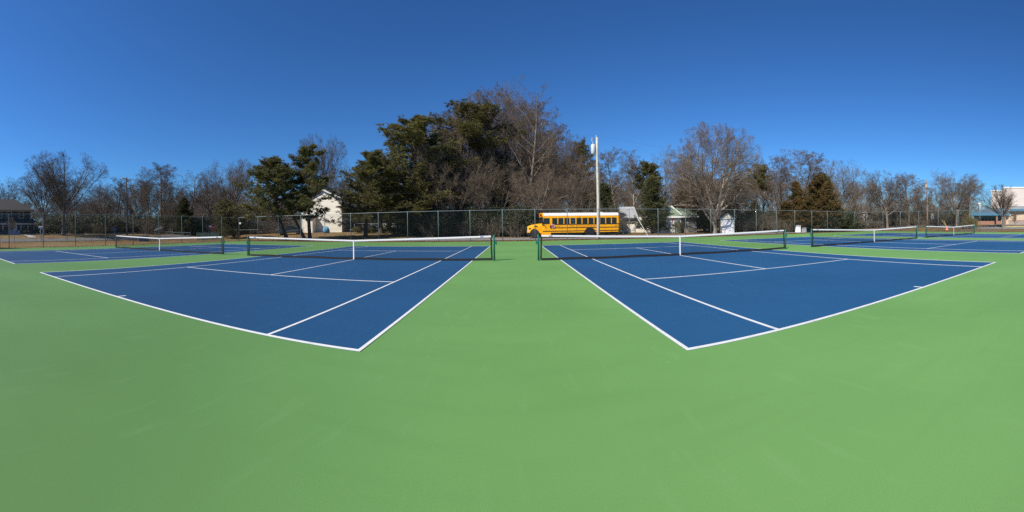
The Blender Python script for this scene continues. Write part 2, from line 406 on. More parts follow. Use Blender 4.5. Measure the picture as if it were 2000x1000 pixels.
# ------------------------------------------------------------------ chain-link fence
FH = 3.08
def link_panel(wd, ht, pitch=.0707, r=.0021):
    V, F = [], []
    def wire(x0, x1, z0, z1, y):
        o = len(V); dx, dz = x1 - x0, z1 - z0; q = math.hypot(dx, dz); nx, nz = -dz / q * r, dx / q * r
        for (x, z) in ((x0, z0), (x1, z1)):
            V.extend([(x + nx, y, z + nz), (x - nx * .5, y + r * .87, z - nz * .5), (x - nx * .5, y - r * .87, z - nz * .5)])
        for k in range(3): F.append((o + k, o + (k + 1) % 3, o + 3 + (k + 1) % 3, o + 3 + k))
    c = -ht
    while c < wd:
        a0, a1 = max(c, 0), min(c + ht, wd)
        if a1 - a0 > .02:
            wire(a0, a1, a0 - c, a1 - c, -.001); wire(wd - a0, wd - a1, a0 - c, a1 - c, .001)
        c += pitch
    return V, F
def fence(name, label, A, B, n, H=FH, postr=.036, m_post=M_galv, m_wire=M_vinyl, group=None, brace=(), pitch=.0707, wr=.0021, zf=None, skip=()):
    A, B = Vector((*A, 0)), Vector((*B, 0)); d = B - A; rz = math.atan2(d.y, d.x); L = d.length; wd = L / n
    root = thing(name, label, 'fence', (A.x, A.y, 0), rz, group)
    zz = [terr(*(A + d * k / n).xy) if zf is None else zf for k in range(n + 1)]
    pm = MB().lathe([(postr, -.3), (postr, H), (postr * .7, H + .03), (.004, H + .045)], 10).mesh('post'); pm.materials.append(m_post); pm.polygons.foreach_set('use_smooth', [True] * len(pm.polygons))
    V, F = link_panel(wd - 2 * postr, H - .07, pitch, wr); fm = np_mesh('chain_link_panel', V, F, m_wire)
    rm = MB().tube([(postr, 0, 0), (wd - postr, 0, 0)], .021, 8).mesh('top_rail'); rm.materials.append(m_post)
    for k in range(n + 1):
        inst('post', pm, root, (k * wd, 0, zz[k]))
        if k < n and k not in skip:
            zb = max(zz[k], zz[k + 1])
            inst('chain_link_panel', fm, root, (k * wd + postr, -.028, zb + .03))
            inst('top_rail', rm, root, (k * wd, 0, zb + H - .03))
            if k in brace: inst('brace_rail', rm, root, (k * wd, 0, zb + H * .46))
    return root
fence('chain_link_fence', 'long tall chain-link fence behind the courts, in front of the school bus', (FX0, FY), (FX1, FY), 26, brace=(0, 25), zf=0)
fence('chain_link_fence', 'tall chain-link fence along the left side of the courts', (FX0, -8.5), (FX0, FY), 14, brace=(13,), zf=0)
fence('chain_link_fence', 'tall chain-link fence along the right side of the courts, before the school building', (FX1, -8.5), (FX1, FY), 14, brace=(13,), zf=0)
ws = thing('windscreen', 'dark windscreen sheet tied to the left fence at the picture edge', 'windscreen', (FX0 + .05, 5.35, 0))
MB().loft([[(.02 * math.sin(y * 3 + z), y, z) for z in (.15, .9, 1.8, 2.9)] + [(.015 + .02 * math.sin(y * 3 + z), y, z) for z in (2.9, 1.8, .9, .15)] for y in np.linspace(-13, 1.5, 40)]).build('sheet', M_screen, ws)
MB().tube([(.01, 1.54, .1), (.01, 1.54, 2.95)], .02, 6).build('edge_tube', M_black, ws)

# leaf litter blown against the edge of the playing surface
def litter():
    rng = np.random.default_rng(5); P = []
    n = 9000
    y = 35.95 + np.abs(rng.normal(0, .45, n)) * 1.0
    P.append(np.stack([rng.uniform(FX0, FX1, n), y, np.zeros(n)], 1))
    for X, s in ((FX0 + .55, -1), (FX1 - .5, 1)):
        k = 2600; P.append(np.stack([X + s * np.abs(rng.normal(0, .5, k)) , rng.uniform(0, 36, k), np.zeros(k)], 1))
    k = 60; P.append(np.stack([rng.uniform(FX0, FX1, k), rng.uniform(28.5, 36, k), np.full(k, .012)], 1))
    P = np.concatenate(P); k = len(P); P[:, 2] += rng.uniform(0, .05, k) * (P[:, 2] < .001)
    a = rng.uniform(0, 2 * PI, k); t = rng.normal(0, .45, k) * (P[:, 1] > 35.9); s = rng.uniform(.03, .075, k)
    u = np.stack([np.cos(a), np.sin(a), t], 1) * s[:, None]; v = np.stack([-np.sin(a), np.cos(a), rng.normal(0, .4, k)], 1) * (s * .6)[:, None]
    V = np.stack([P - u, P - v, P + u, P + v], 1); V[:, :, 2] = np.maximum(V[:, :, 2], .009)
    o = link(bpy.data.objects.new('leaf_litter', np_mesh('leaf_litter', V.reshape(-1, 3), np.arange(4 * k).reshape(-1, 4), M_brown)))
    tag(o, 'brown fallen leaves gathered along the edge of the green court', 'leaves', kind='stuff')
litter()
#PART2
# ================================================================== SCHOOL BUS
def school_bus():
    YB = 43.0                                   # near side plane
    def X(zx):
        d = pdir(1020 + zx / 10, CCY); return YB * d[0] / d[1]
    def Z(zx, zy):
        px = 1020 + zx / 10; d = pdir(px, CCY); r = YB * math.hypot(d[0], d[1]) / d[1]; return zat(px, 390 + zy / 10, r)
    xF, xR = X(100), X(1897); xc = (xF + xR) / 2
    root = thing('school_bus', 'yellow school bus with white roof parked behind the back fence', 'bus', (xc, YB + 1.2, 0))
    x = lambda zx: X(zx) - xc
    W = 1.2                                     # half width
    zb, zt = .62, 2.94
    xw, xr = x(395), x(1897)                    # windshield foot, rear
    # shell: rounded-roof section swept along the length, with rounded rear
    def sec(k, w=W, top=zt - .02):
        return [(k, -w, zb), (k, -w, 2.50), (k, -w + .05, 2.66), (k, -w + .18, 2.80), (k, -w + .42, top - .03), (k, 0, top), (k, w - .42, top - .03), (k, w - .18, 2.80), (k, w - .05, 2.66), (k, w, 2.50), (k, w, zb)]
    def sec2(k, w): return [(p[0], p[1] * w, min(p[2], zt) - (1 - w) * .4 * (p[2] > 2.5)) for p in sec(k)]
    body = MB().loft([sec2(xw + .10, .985), sec(xw + .22), sec(xr - .12), sec2(xr, .96)]).build('body', M_yellow, root, bevel=.01)
    # white roof skin, a few mm proud
    def rs(k, w=1): return [(k, y * w, z) for y, z in ((-W - .004, 2.56), (-W + .045, 2.672), (-W + .175, 2.812), (-W + .417, zt - .035), (0, zt), (W - .417, zt - .035), (W - .175, 2.812), (W - .045, 2.672), (W + .004, 2.56), (W - .1, 2.56), (0, 2.6), (-W + .1, 2.56))]
    MB().loft([rs(x(420)), rs(x(1885))]).build('roof', M_white, root, bevel=.006)
    MB().box(x(1560), x(1610), -.3, .3, zt - .01, zt + .05).build('roof_hatch', M_white, root, bevel=.02)
    # front cap over the windshield with warning lamps
    cap = MB().loft([[(x(362) + dx, y * W, z) for y, z in ((-.94, 2.42), (-.97, 2.62), (-.82, 2.82), (-.5, 2.90), (.5, 2.90), (.82, 2.82), (.97, 2.62), (.94, 2.42))] for dx in (0, x(420) - x(362) - .02)]).build('front_cap', M_yellow, root, bevel=.02)
    for y in (-.92, -.62, .62, .92):
        MB().lathe([(.10, 0), (.10, .05), (.06, .07)], 12).build('warning_lamp', M_amber if abs(y) < .8 else M_red, cap).matrix_local = Matrix.Translation((x(362), y, 2.66)) @ Matrix.Rotation(-PI / 2, 4, 'Y')
    MB().box(x(362) - .01, x(362) + .12, -W * .97, -W * .80, 2.5, 2.78).build('lamp_hood', M_black, cap, bevel=.01)
    # windshield
    MB().prism([(x(392), 1.66), (x(372), 2.42), (x(420), 2.42), (x(420), 1.66)], -W * .93, W * .93).build('windshield', M_glass, root)
    # hood and cab: side outline lofted across the width, narrowing towards the nose
    top = [(100, 600), (104, 545), (118, 518), (200, 488), (300, 472), (400, 462), (420, 470)]
    out = [(x(a), Z(a, b)) for a, b in top]
    rings = []
    for k, (px_, pz) in enumerate(out):
        wv = W * (.80 + .2 * k / (len(out) - 1)); b0 = .62
        if k == len(out) - 1: wv = W * .992
        rings.append([(px_, -wv, b0), (px_, -wv, pz - .28), (px_, -wv * .93, pz - .08), (px_, -wv * .6, pz), (px_, wv * .6, pz), (px_, wv * .93, pz - .08), (px_, wv, pz - .28), (px_, wv, b0)])
    hood = MB().loft(rings).build('hood', M_yellow, root, bevel=.015)
    MB().box(x(230), x(292), -W * .995, -W * .90, Z(260, 522), Z(260, 508)).build('hood_vent', M_black, hood, bevel=.005)
    MB().box(x(130), x(168), -W * .90, -W * .80, Z(150, 575), Z(150, 552)).build('side_marker', M_black, hood, bevel=.01)
    MB().box(x(102), x(160), -W * .875, -W * .70, Z(140, 622), Z(140, 598)).build('headlight', M_lens, hood, bevel=.02)
    MB().box(x(102), x(160), W * .70, W * .875, Z(140, 622), Z(140, 598)).build('headlight', M_lens, hood, bevel=.02)
    MB().box(x(97), x(104), -.55, .55, .80, 1.25).build('grille', M_black, hood, bevel=.02)
    MB().loft([[(x(94), y, z) for y, z in ((-1.12, .42), (1.12, .42), (1.12, .68), (-1.12, .68))], [(x(120), y, z) for y, z in ((-1.18, .42), (1.18, .42), (1.18, .68), (-1.18, .68))], [(x(185), y, z) for y, z in ((-1.19, .42), (1.19, .42), (1.19, .66), (-1.19, .66))]]).build('bumper', M_black, root, bevel=.02)
    # lower cab panel behind the front wheel
    MB().box(x(372), x(560), -W - .003, W + .003, Z(450, 700), .70).build('cab_step_panel', M_yellow, root, bevel=.01)
    MB().box(x(560), x(1180), -W + .2, W - .2, .34, .61).build('chassis', M_black, root)
    MB().box(x(1450), x(1830), -W + .2, W - .2, .36, .61).build('tank', M_black, root, bevel=.04)
    MB().box(x(1845), x(1900), -W + .02, W - .02, .44, .70).build('rear_bumper', M_black, root, bevel=.02)
    # rub rails
    for (a, b, zy) in ((590, 1897, 480), (655, 1897, 545)):
        z = Z(1000, zy); MB().box(x(a), xr + .006, -W - .018, -W + .02, z - .045, z + .045).build('rub_rail', M_black, root)
    zz = Z(1000, 609)
    for a, b in ((400, 1225), (1425, 1890)): MB().box(x(a), x(b), -W - .018, -W + .02, zz - .045, zz + .045).build('rub_rail', M_black, root)
    # windows, near and far side
    for s in (-1, 1):
        n = 11; a0, a1 = x(580), x(1858); wd = (a1 - a0) / n; z0, z1 = Z(1000, 470), Z(1000, 355)
        for k in range(n + 1):
            if k == 0: p0, p1, = x(415), x(537)
            else: p0 = a0 + (k - 1) * wd + .04; p1 = a0 + k * wd - .085
            f = MB()
            f.box(p0, p1, min(s * (W - .03), s * (W + .006)), max(s * (W - .03), s * (W + .006)), z0, z1)
            wn = f.build('window', M_glass, root)
            g = MB(); ya, yb = sorted((s * (W + .002), s * (W + .016))); zm = (z0 + z1) / 2
            g.box(p0, p0 + .03, ya, yb, z0, z1).box(p1 - .03, p1, ya, yb, z0, z1).box(p0 + .03, p1 - .03, ya, yb, z0, z0 + .03).box(p0 + .03, p1 - .03, ya, yb, z1 - .03, z1)
            if k: g.box(p0 + .03, p1 - .03, ya, yb, zm - .012, zm + .012)
            else: g.box((p0 + p1) / 2 - .012, (p0 + p1) / 2 + .012, ya, yb, z0 + .03, z1 - .03)
            g.build('window_frame', M_black if k != 4 else M_chrome, wn)
    for k in range(10):
        q = x(640) + (x(1880) - x(640)) * k / 9
        if abs(q - x(1320)) < .75: continue
        MB().box(q - .006, q + .006, -W - .004, -W + .01, .66, 1.62).build('panel_seam', M_blackmark, root)
    # stop arm
    sa = MB().prism([(.235 * math.cos(PI / 8 + k * PI / 4), .235 * math.sin(PI / 8 + k * PI / 4)) for k in range(8)], -.012, .012).build('stop_sign', M_red, root)
    sa.location = (x(605), -W - .075, Z(605, 518))
    MB().prism([(r_ * math.cos(PI / 8 + k * PI / 4), r_ * math.sin(PI / 8 + k * PI / 4)) for r_, ks in ((.228, range(9)), (.20, range(8, -1, -1))) for k in ks], -.0145, -.0125).build('white_border', M_white, sa)
    me = text_mesh('STOP', .17, 'lettering'); me.materials.append(M_white); t = inst('lettering', me, sa, (0, -.016, 0)); t.rotation_euler = (PI / 2, 0, 0)
    MB().box(x(540), x(575), -W - .09, -W + .01, Z(560, 552), Z(560, 500)).build('stop_arm_hinge', M_black, root, bevel=.01)
    # lettering too small to read: rows of letter-sized marks
    zl = Z(1000, 516); ri = random.Random(3)
    def marks(name, a, b, m, h, parent=root):
        g = MB(); u = x(a); e = x(b)
        while u < e:
            ww = h * ri.choice((.45, .55, .65))
            g.box(u, u + ww * .26, -W - .008, -W + .004, zl - h / 2, zl + h / 2)
            if ri.random() < .8: g.box(u + ww * .26, u + ww, -W - .008, -W + .004, zl + h / 2 - h * .2, zl + h / 2)
            if ri.random() < .6: g.box(u + ww * .74, u + ww, -W - .008, -W + .004, zl - h / 2, zl + h / 2 - h * .2)
            u += ww * 1.35
        tag(g.build(name, m, parent), kind='stuff')
    marks('lettering', 940, 1025, M_blackmark, .105); marks('lettering', 1050, 1250, M_redmark, .105); marks('lettering', 1282, 1306, M_redmark, .105); marks('lettering', 1325, 1450, M_redmark, .105)
    marks('lettering', 665, 735, M_blackmark, .07); marks('lettering', 1800, 1865, M_blackmark, .06)
    # wheels, with dark arches
    for zx, rr in ((250, .52), (1320, .52)):
        for s in (-1, 1):
            wx, wz = x(zx), .52
            # dark wheel arch with a fender lip
            ya, yb = sorted((s * (W - .35), s * (W + .004 if zx > 1000 else W * .90 + .02)))
            MB().prism([(wx + .60 * math.cos(a), max(.50, wz + .60 * math.sin(a))) for a in np.linspace(-.1, PI + .1, 20)], ya, yb).build('wheel_arch', M_black, root)
            lip = MB(); yo = s * (W + .01 if zx > 1000 else W * .90 + .06)
            lip.loft([[(wx + r_ * math.cos(a), yy, wz + r_ * math.sin(a)) for r_, yy in ((.595, yo), (.68, yo - s * .01), (.68, yo - s * .12), (.595, yo - s * .12))] for a in np.linspace(-.05 if zx < 1000 else .12, PI + (.05 if zx < 1000 else -.12), 18)])
            lip.build('fender_lip', M_yellow if zx < 1000 else M_black, root, True)
            wh = link(bpy.data.objects.new('wheel', None), root); wh.location = (wx, s * (W - .20 if zx > 1000 else W - .16), wz)
            if s == 1: wh.rotation_euler = (0, 0, PI)
            MB().lathe([(.30, -.13), (.44, -.145), (.50, -.12), (.52, -.06), (.52, .06), (.50, .12), (.44, .145), (.30, .13)], 28, axis='y').build('tyre', M_rubber, wh, True)
            rim = MB().lathe([(.30, -.12), (.27, -.10), (.22, -.05), (.14, -.06), (.12, -.12), (.06, -.135), (.02, -.14)], 24, axis='y').build('rim', M_black, wh, True)
            for k in range(8):
                MB().lathe([(.016, 0), (.016, -.03), (.008, -.035)], 6, (.18 * math.cos(k * PI / 4), -.06, .18 * math.sin(k * PI / 4)), 'y').build('wheel_nut', M_galv, rim)
    # mirrors and their arms
    for s in (-1, 1):
        mm = MB().box(x(352), x(378), min(s * 1.28, s * 1.46), max(s * 1.28, s * 1.46), 1.75, 2.15).build('mirror', M_black, root, bevel=.02)
        MB().tube([(x(390), s * 1.15, 2.3), (x(365), s * 1.34, 2.2), (x(365), s * 1.34, 1.7), (x(395), s * 1.15, 1.55)], .016, 6).build('mirror_arm', M_black, mm)
    MB().tube([(x(430), -W - .03, Z(440, 490)), (x(460), -W - .05, Z(450, 545))], .035, 6).build('modelled_mirror_shadow', M_black, root)  # black tube standing in for the mirror's shadow on the cab side
    MB().box(x(1108), x(1132), -W - .03, -W, Z(1120, 333), Z(1120, 324)).build('side_lamp', M_amber, root)
    MB().box(x(1885), x(1905), -W + .05, -W + .3, 2.56, 2.8).build('rear_lamp', M_red, root)
school_bus()

# ================================================================== UTILITY POLES AND WIRES
def pole(name, label, px, r, top_py, rad, m, lean=0):
    gx, gy = gp(px, r); z0 = terr(gx, gy); H = zat(px, top_py, r) - z0
    root = thing(name, label, 'utility pole', (gx, gy, z0))
    n = 8; pts = [(lean * q * H + .04 * math.sin(q * 5), 0, -.4 + q * (H + .4)) for q in np.linspace(0, 1, n)]
    MB().tube(pts, [rad * (1 - .38 * q) for q in np.linspace(0, 1, n)], 12).build('shaft', m, root, True)
    return root, H, Vector((gx + lean * H, gy, z0 + H))
def transformer(root, xo, z, s=1):
    t = MB().lathe([(.19 * s, 0), (.215 * s, .03), (.215 * s, .86 * s), (.19 * s, .90 * s), (.06 * s, .96 * s), (.03, .97 * s)], 16, (xo, 0, z)).build('transformer', M_tank, root, True)
    MB().tube([(xo - .02, 0, z + .95 * s), (xo - .02, 0, z + 1.2 * s)], .045 * s, 8).build('bushing', M_greybox, t)
    MB().box(min(0, xo), max(0, xo), -.03, .03, z + .30 * s, z + .38 * s).build('bracket', M_galv, t)
    return t
pb, HB, TB = pole('utility_pole', 'pale wooden utility pole with a transformer, in front of the school bus', 1168, 40.3, 268, .185, M_wood, .004)
transformer(pb, -.42, zat(1163, 301, 40.3), 1.1)
MB().lathe([(.05, 0), (.065, .05), (.04, .1), (.06, .15), (.03, .26)], 10, (.05 - .14, 0, HB - .05)).build('insulator', M_greybox, pb)
MB().tube([(.03, 0, HB - .3), (-.55, 0, HB - .1)], .025, 6).build('cutout_arm', M_galv, pb)
MB().tube([(-.55, 0, HB - .42), (-.5, 0, HB - .06)], .05, 8).build('fuse_cutout', M_greybox, pb)
MB().tube([(.2, -.05, HB - .1), (.24, -.05, 1.6)], .02, 6).build('ground_wire', M_greytrim, pb)
pa, HA, TA = pole('utility_pole', 'dark utility pole with a crossarm and transformer beyond the left fence', 248, 61, 346, .15, M_wood3)
a = MB().box(-.09, .09, -1.15, 1.15, HA - .42, HA - .28).build('crossarm', M_wood, pa); a.rotation_euler = (0, 0, .35)
for y in (-1.0, .0, 1.0):
    MB().lathe([(.04, 0), (.06, .06), (.035, .1), (.05, .16), (.02, .24)], 8, (0, y, HA - .28)).build('insulator', M_greybox, a)
t = transformer(pa, .0, HA - 3.3); t.location = (.28, .42, 0)
MB().box(-.14, .14, .10, .40, 3.2, 4.1).build('meter_box', M_greybox, pa, bevel=.02)
pc, HC, TC = pole('utility_pole', 'slim brown utility pole among the bare trees on the right', 1811, 78, 351, .17, M_wood2, .0)
MB().box(-.55, -.1, -.14, .14, HC - 1.75, HC - 1.0).build('transformer', M_orange if False else mat('tan_tank', (.62, .44, .30), .6), pc, bevel=.04)
MB().box(-.32, -.05, -.05, .05, HC - .95, HC - .85).build('bracket', M_galv, pc)
# guy wire with a pale guard
def guy():
    ax, ay = gp(1267, 40.6); A = Vector((ax, ay, 0)); B = TB - Vector((0, 0, 1.2)); B = Vector((pb.location.x + .1, pb.location.y, B.z))
    root = thing('guy_wire', 'slanting guy wire with a pale guard, right of the school bus', 'guy wire', (ax, ay, 0))
    L = [Vector((0, 0, 0)), B - A]
    MB().tube(L, .008, 5).build('cable', M_wire, root)
    MB().tube([L[1] * .015, L[1] * .235], .045, 8).build('guard', M_band, root)
    MB().lathe([(.06, -.1), (.05, .12), (.02, .16)], 8).build('anchor', M_galv, root)
guy()
def wire(label, A, B, sag, r=.0045):
    A, B = Vector(A), Vector(B); pts = []
    for q in np.linspace(0, 1, 25):
        p = A.lerp(B, q); p.z -= 4 * sag * q * (1 - q); pts.append(p)
    tag(MB().tube(pts, r, 5).build('power_line', M_wire), label, 'power line', 'overhead power lines')
wire('topmost power line running from the pale pole to the left pole', TB + Vector((-.1, 0, .2)), TA + Vector((0, -.6, .2)), 1.5)
wire('middle power line running from the pale pole to the left pole', TB + Vector((.1, 0, -2.6)), TA + Vector((.1, 0, -2.4)), 1.7, .006)
wire('lowest power line running from the pale pole to the left pole', TB + Vector((.1, 0, -4.3)), TA + Vector((.1, 0, -4.0)), 1.7, .007)
wire('power line running from the pale pole to the brown pole', TB + Vector((.15, 0, .2)), TC + Vector((0, 0, -.2)), 2.2)
wire('lower cable running from the pale pole to the brown pole', TB + Vector((.15, 0, -3.4)), TC + Vector((0, 0, -2.6)), 2.0, .005)
wire('power line leaving the left pole towards the picture edge', TA + Vector((0, -.6, .2)), (-70, -8, TA.z + .3), 1.0)

# ================================================================== BUILDINGS
def window(parent, x0, x1, z0, z1, y=0, fr=.09, m_f=None, mull=True):
    """a window on a facade that faces -y: pane set back, frame proud"""
    p = MB().box(x0, x1, y - .02, y + .05, z0, z1).build('window', M_pane, parent)
    f = MB(); a, b = y - .06, y + .03
    f.box(x0 - fr, x0, a, b, z0 - fr, z1 + fr).box(x1, x1 + fr, a, b, z0 - fr, z1 + fr).box(x0, x1, a, b, z1, z1 + fr).box(x0, x1, a, b, z0 - fr, z0)
    if mull: f.box(x0, x1, a + .015, b, (z0 + z1) / 2 - .03, (z0 + z1) / 2 + .03)
    f.build('window_frame', m_f or M_white, p); return p
def slab(pts, th):
    """roof slab from 4 top corners"""
    m = MB(); P = [Vector(p) for p in pts]; n = (P[1] - P[0]).cross(P[3] - P[0]).normalized()
    if n.z < 0: n = -n
    return m.add([*P, *[p - n * th for p in P]], [(0, 1, 2, 3), (7, 6, 5, 4), (0, 4, 5, 1), (1, 5, 6, 2), (2, 6, 7, 3), (3, 7, 4, 0)])

def cream_house():
    r = 65; gx, gy = gp(627.5, r); z0 = terr(gx, gy) - .05
    root = thing('cream_house', 'cream two-storey house with white gable trim behind the pines', 'house', (gx, gy, z0), R(3))
    w = 79 / CF * r / 2 / .905; ez, pz = zat(664, 389, r) - z0, zat(626, 368, r) - z0
    MB().prism([(-w, -.2), (w, -.2), (w, ez), (0, pz), (-w, ez)], 0, 10).build('wall', M_cream, root)
    s = (pz - ez) / w; o = .32
    for sg in (-1, 1):
        rf = slab([(0, -.45, pz + .14), (sg * (w + o), -.45, ez - s * o + .14), (sg * (w + o), 10.4, ez - s * o + .14), (0, 10.4, pz + .14)], .12).build('roof', M_roofd, root)
        slab([(0, -.50, pz + .16), (sg * (w + o), -.50, ez - s * o + .16), (sg * (w + o), -.455, ez - s * o + .16), (0, -.455, pz + .16)], .26).build('rake_board', M_white, rf)
        MB().box(min(sg * (w - .1), sg * (w + .02)), max(sg * (w - .1), sg * (w + .02)), -.03, .1, -.15, ez - .1).build('corner_board', M_white, root)
    for k, zz in enumerate(np.arange(.22, ez, .22)):                       # clapboards: thin proud courses
        MB().prism([(-.004, zz - .19), (-.022, zz - .19), (-.004, zz)], -w + .1, w - .1, 'x').build('clapboard', M_cream, root)
    x0, x1 = (601 - 627.5) / CF * r, (621.5 - 627.5) / CF * r
    b = MB().prism([(0, -.1), (-1.5, -.1), (-1.5, 2.15), (0, 2.7)], x0 + .2, x1 - .4, 'x').build('entry_bump', M_cream, root)
    slab([(x0 + .1, .0, 2.86), (x1 - .3, .0, 2.86), (x1 - .3, -1.65, 2.25), (x0 + .1, -1.65, 2.25)], .1).build('entry_roof', M_roofd, b)
    # long low wing and deck on the right
    x2 = w + 9.5
    wg = MB().box(w + .02, x2, 3.2, 8.5, -.2, 2.5).build('wing_wall', mat('wing_siding', (.30, .29, .27), .8), root)
    slab([(w + .02, 2.6, 2.35), (x2 + .3, 2.6, 2.35), (x2 + .3, 6, 3.9), (w + .02, 6, 3.9)], .12).build('wing_roof', M_roofd, wg)
    for a in (w + 1.2, w + 4.2, w + 6.8): window(wg, a, a + 1.2, .9, 2.0, 3.2)
    d = MB().box(w + .3, x2, .8, 3.1, .35, .5).build('deck', M_deck, root)
    for k in range(7): MB().box(w + .4 + k * 1.5, w + .5 + k * 1.5, .85, .95, -.2, 1.4).build('deck_post', M_deck, d)
    MB().box(w + .3, x2, .84, .96, 1.4, 1.47).build('deck_rail', M_deck, d)
    MB().prism([(w + 7.3, 1.35), (w + 8.9, .1), (w + 8.9, -.1), (w + 7.3, 1.1)], .2, .3).build('stair_stringer', M_deck, d)
    # blue tarp over something in the yard
    gx, gy = gp(637, 62.3); z1 = terr(gx, gy); rg = random.Random(4)
    t = thing('tarp_bundle', 'bright blue tarp bundle in front of the cream house', 'tarp', (gx, gy, z1))
    rings = []
    for zz, rr in ((0, .50), (.25, .56), (.55, .52), (.85, .42), (1.02, .2), (1.05, .02)):
        rings.append([(rr * (1 + .18 * math.sin(3 * a_ + zz * 4) + .1 * rg.random()) * math.cos(a_), rr * (1 + .15 * rg.random()) * .8 * math.sin(a_), zz) for a_ in np.linspace(0, 2 * PI, 15)[:-1]])
    MB().loft(rings).build('tarp', M_tarp, t, True)
    MB().tube([(-.55, 0, .25), (0, -.5, .3), (.55, 0, .25)], .02, 5).build('tie_rope', M_wire, t)
cream_house()

def grey_house():
    r = 71; gx, gy = gp(60, r); z0 = terr(gx, gy) - .15
    # facade faces +x (towards the courts): local -y = facade normal
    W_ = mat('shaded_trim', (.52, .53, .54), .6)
    root = thing('grey_house', 'dark grey shingled house with white porch trim at the left edge', 'house', (gx, gy, z0), R(97))
    zz = lambda py: zat(30, py, r) - z0
    ez, pz = zz(411), zz(387); L = 13.0
    # local x runs from the right-hand corner leftwards => negative x
    MB().box(-L, 0, 0, 8, -.3, ez).build('wall', M_shake, root)
    hip = 1.6
    rf = MB().add([(-L - .5, -.5, ez), (.5, -.5, ez), (.5, 8.5, ez), (-L - .5, 8.5, ez), (-L + hip, 4, pz), (-hip, 4, pz)],
                  [(0, 1, 5, 4), (1, 2, 5), (2, 3, 4, 5), (3, 0, 4), (3, 2, 1, 0)]).build('roof', M_roofb, root)
    MB().box(-L - .5, .5, -.56, -.505, ez - .32, ez + .02).build('fascia', mat('tan_fascia', (.34, .26, .18), .7), rf)
    for k in (0, -L): MB().box(k - .14 * (k == 0), k + .14 * (k != 0), -.03, .01, 0, ez - .3).build('corner_board', W_, root)
    for a in (-2.3, -4.7, -6.6, -9.5): window(root, a, a + .8, zz(427) + .1, zz(415), 0, .12, W_)
    pzt, pzb = zz(428), zz(435)
    po = MB().box(-L + 1, -.05, -2.2, -.02, -.3, 1.05).build('porch_wall', M_shake, root)
    slab([(-L + .8, -2.6, pzb), (.3, -2.6, pzb), (.3, 0, pzt), (-L + .8, 0, pzt)], .14).build('porch_roof', M_roofd, po)
    MB().box(-L + .9, .2, -2.5, -2.3, pzb - .42, pzb - .14).build('porch_beam', W_, po)
    MB().box(-L + 1.2, -.3, -2.1, -2.0, 1.05, pzb - .42).build('porch_screen', M_pane, po)
    for a in (-.25, -1.5, -2.9, -3.7, -4.95, -6.3, -7.6, -9, -10.5, -L + 1.1): MB().box(a - .09, a + .09, -2.24, -2.02, 1.05, pzb - .42).build('porch_post', W_, po)
    for a in (-1.5, -2.9, -6.3, -7.6): MB().box(a + .1, a + 1.1, -2.16, -2.11, 1.7, 1.76).build('sash_bar', W_, po)
    MB().box(-4.9, -3.75, -2.3, -2.21, .35, 2.4).build('door', W_, po)
    st = MB()
    for k in range(4): MB().box(-5.3, -3.6, -2.3 - .3 * (k + 1), -2.3 - .3 * k, -.3, .62 - .16 * k).build('step', W_, po)
    for sx in (-5.3, -3.6): MB().box(sx - .04, sx + .04, -3.5, -2.3, .0, 1.0).build('stair_cheek', W_, po)
grey_house()

def gable_garage():
    r = 60; gx, gy = gp(1238, r); z0 = terr(gx, gy) - .1
    root = thing('white_garage', 'whitewashed building with a pale grey roof behind the rear of the bus', 'garage', (gx, gy, z0), R(-14))
    zz = lambda py: zat(1238, py, r) - z0
    w0, w1 = (1215 - 1238) / CF * r, (1263 - 1238) / CF * r; ez, pz = zz(424), zz(402)
    MB().box(w0, w1, 0, 6, -.3, ez).build('wall', M_whitewall, root)
    rf = slab([(w0 - .3, -.5, ez - .12), (w1 - 1.3, -.5, ez - .12), (w1 - 1.7, 3, pz), (w0 - .3, 3, pz)], .12).build('roof', M_roofl, root)
    MB().prism([(0, ez), (6, ez), (3, pz - .1)], w0, w1 - 1.8, 'x').build('gable', M_whitewall, root)
    MB().box(w0 - .3, w0 + .5, -.56, -.50, ez - .22, ez - .02).build('gutter', M_white, rf)
    slab([(w1 - 1.6, -1.2, 2.15), (w1 + .3, -1.2, 1.5), (w1 + .3, 3, 1.5), (w1 - 1.6, 3, 2.15)], .1).build('lean_to_roof', M_roofd, root)
    MB().box(w0 + .1, w1 - 1.6, -.06, -.005, 1.5, 2.1).build('painted_eave_shade', mat('eave_shade_grey', (.25, .24, .22), .8), root)  # grey slab that paints the shade below the roof edge onto the wall
    window(root, .35, .95, .8, 1.15, 0, .06, M_greytrim, False)
    MB().tube([(.15, -.1, -.2), (.15, -.1, 2.0)], .03, 6).build('pipe', M_greytrim, root)
gable_garage()

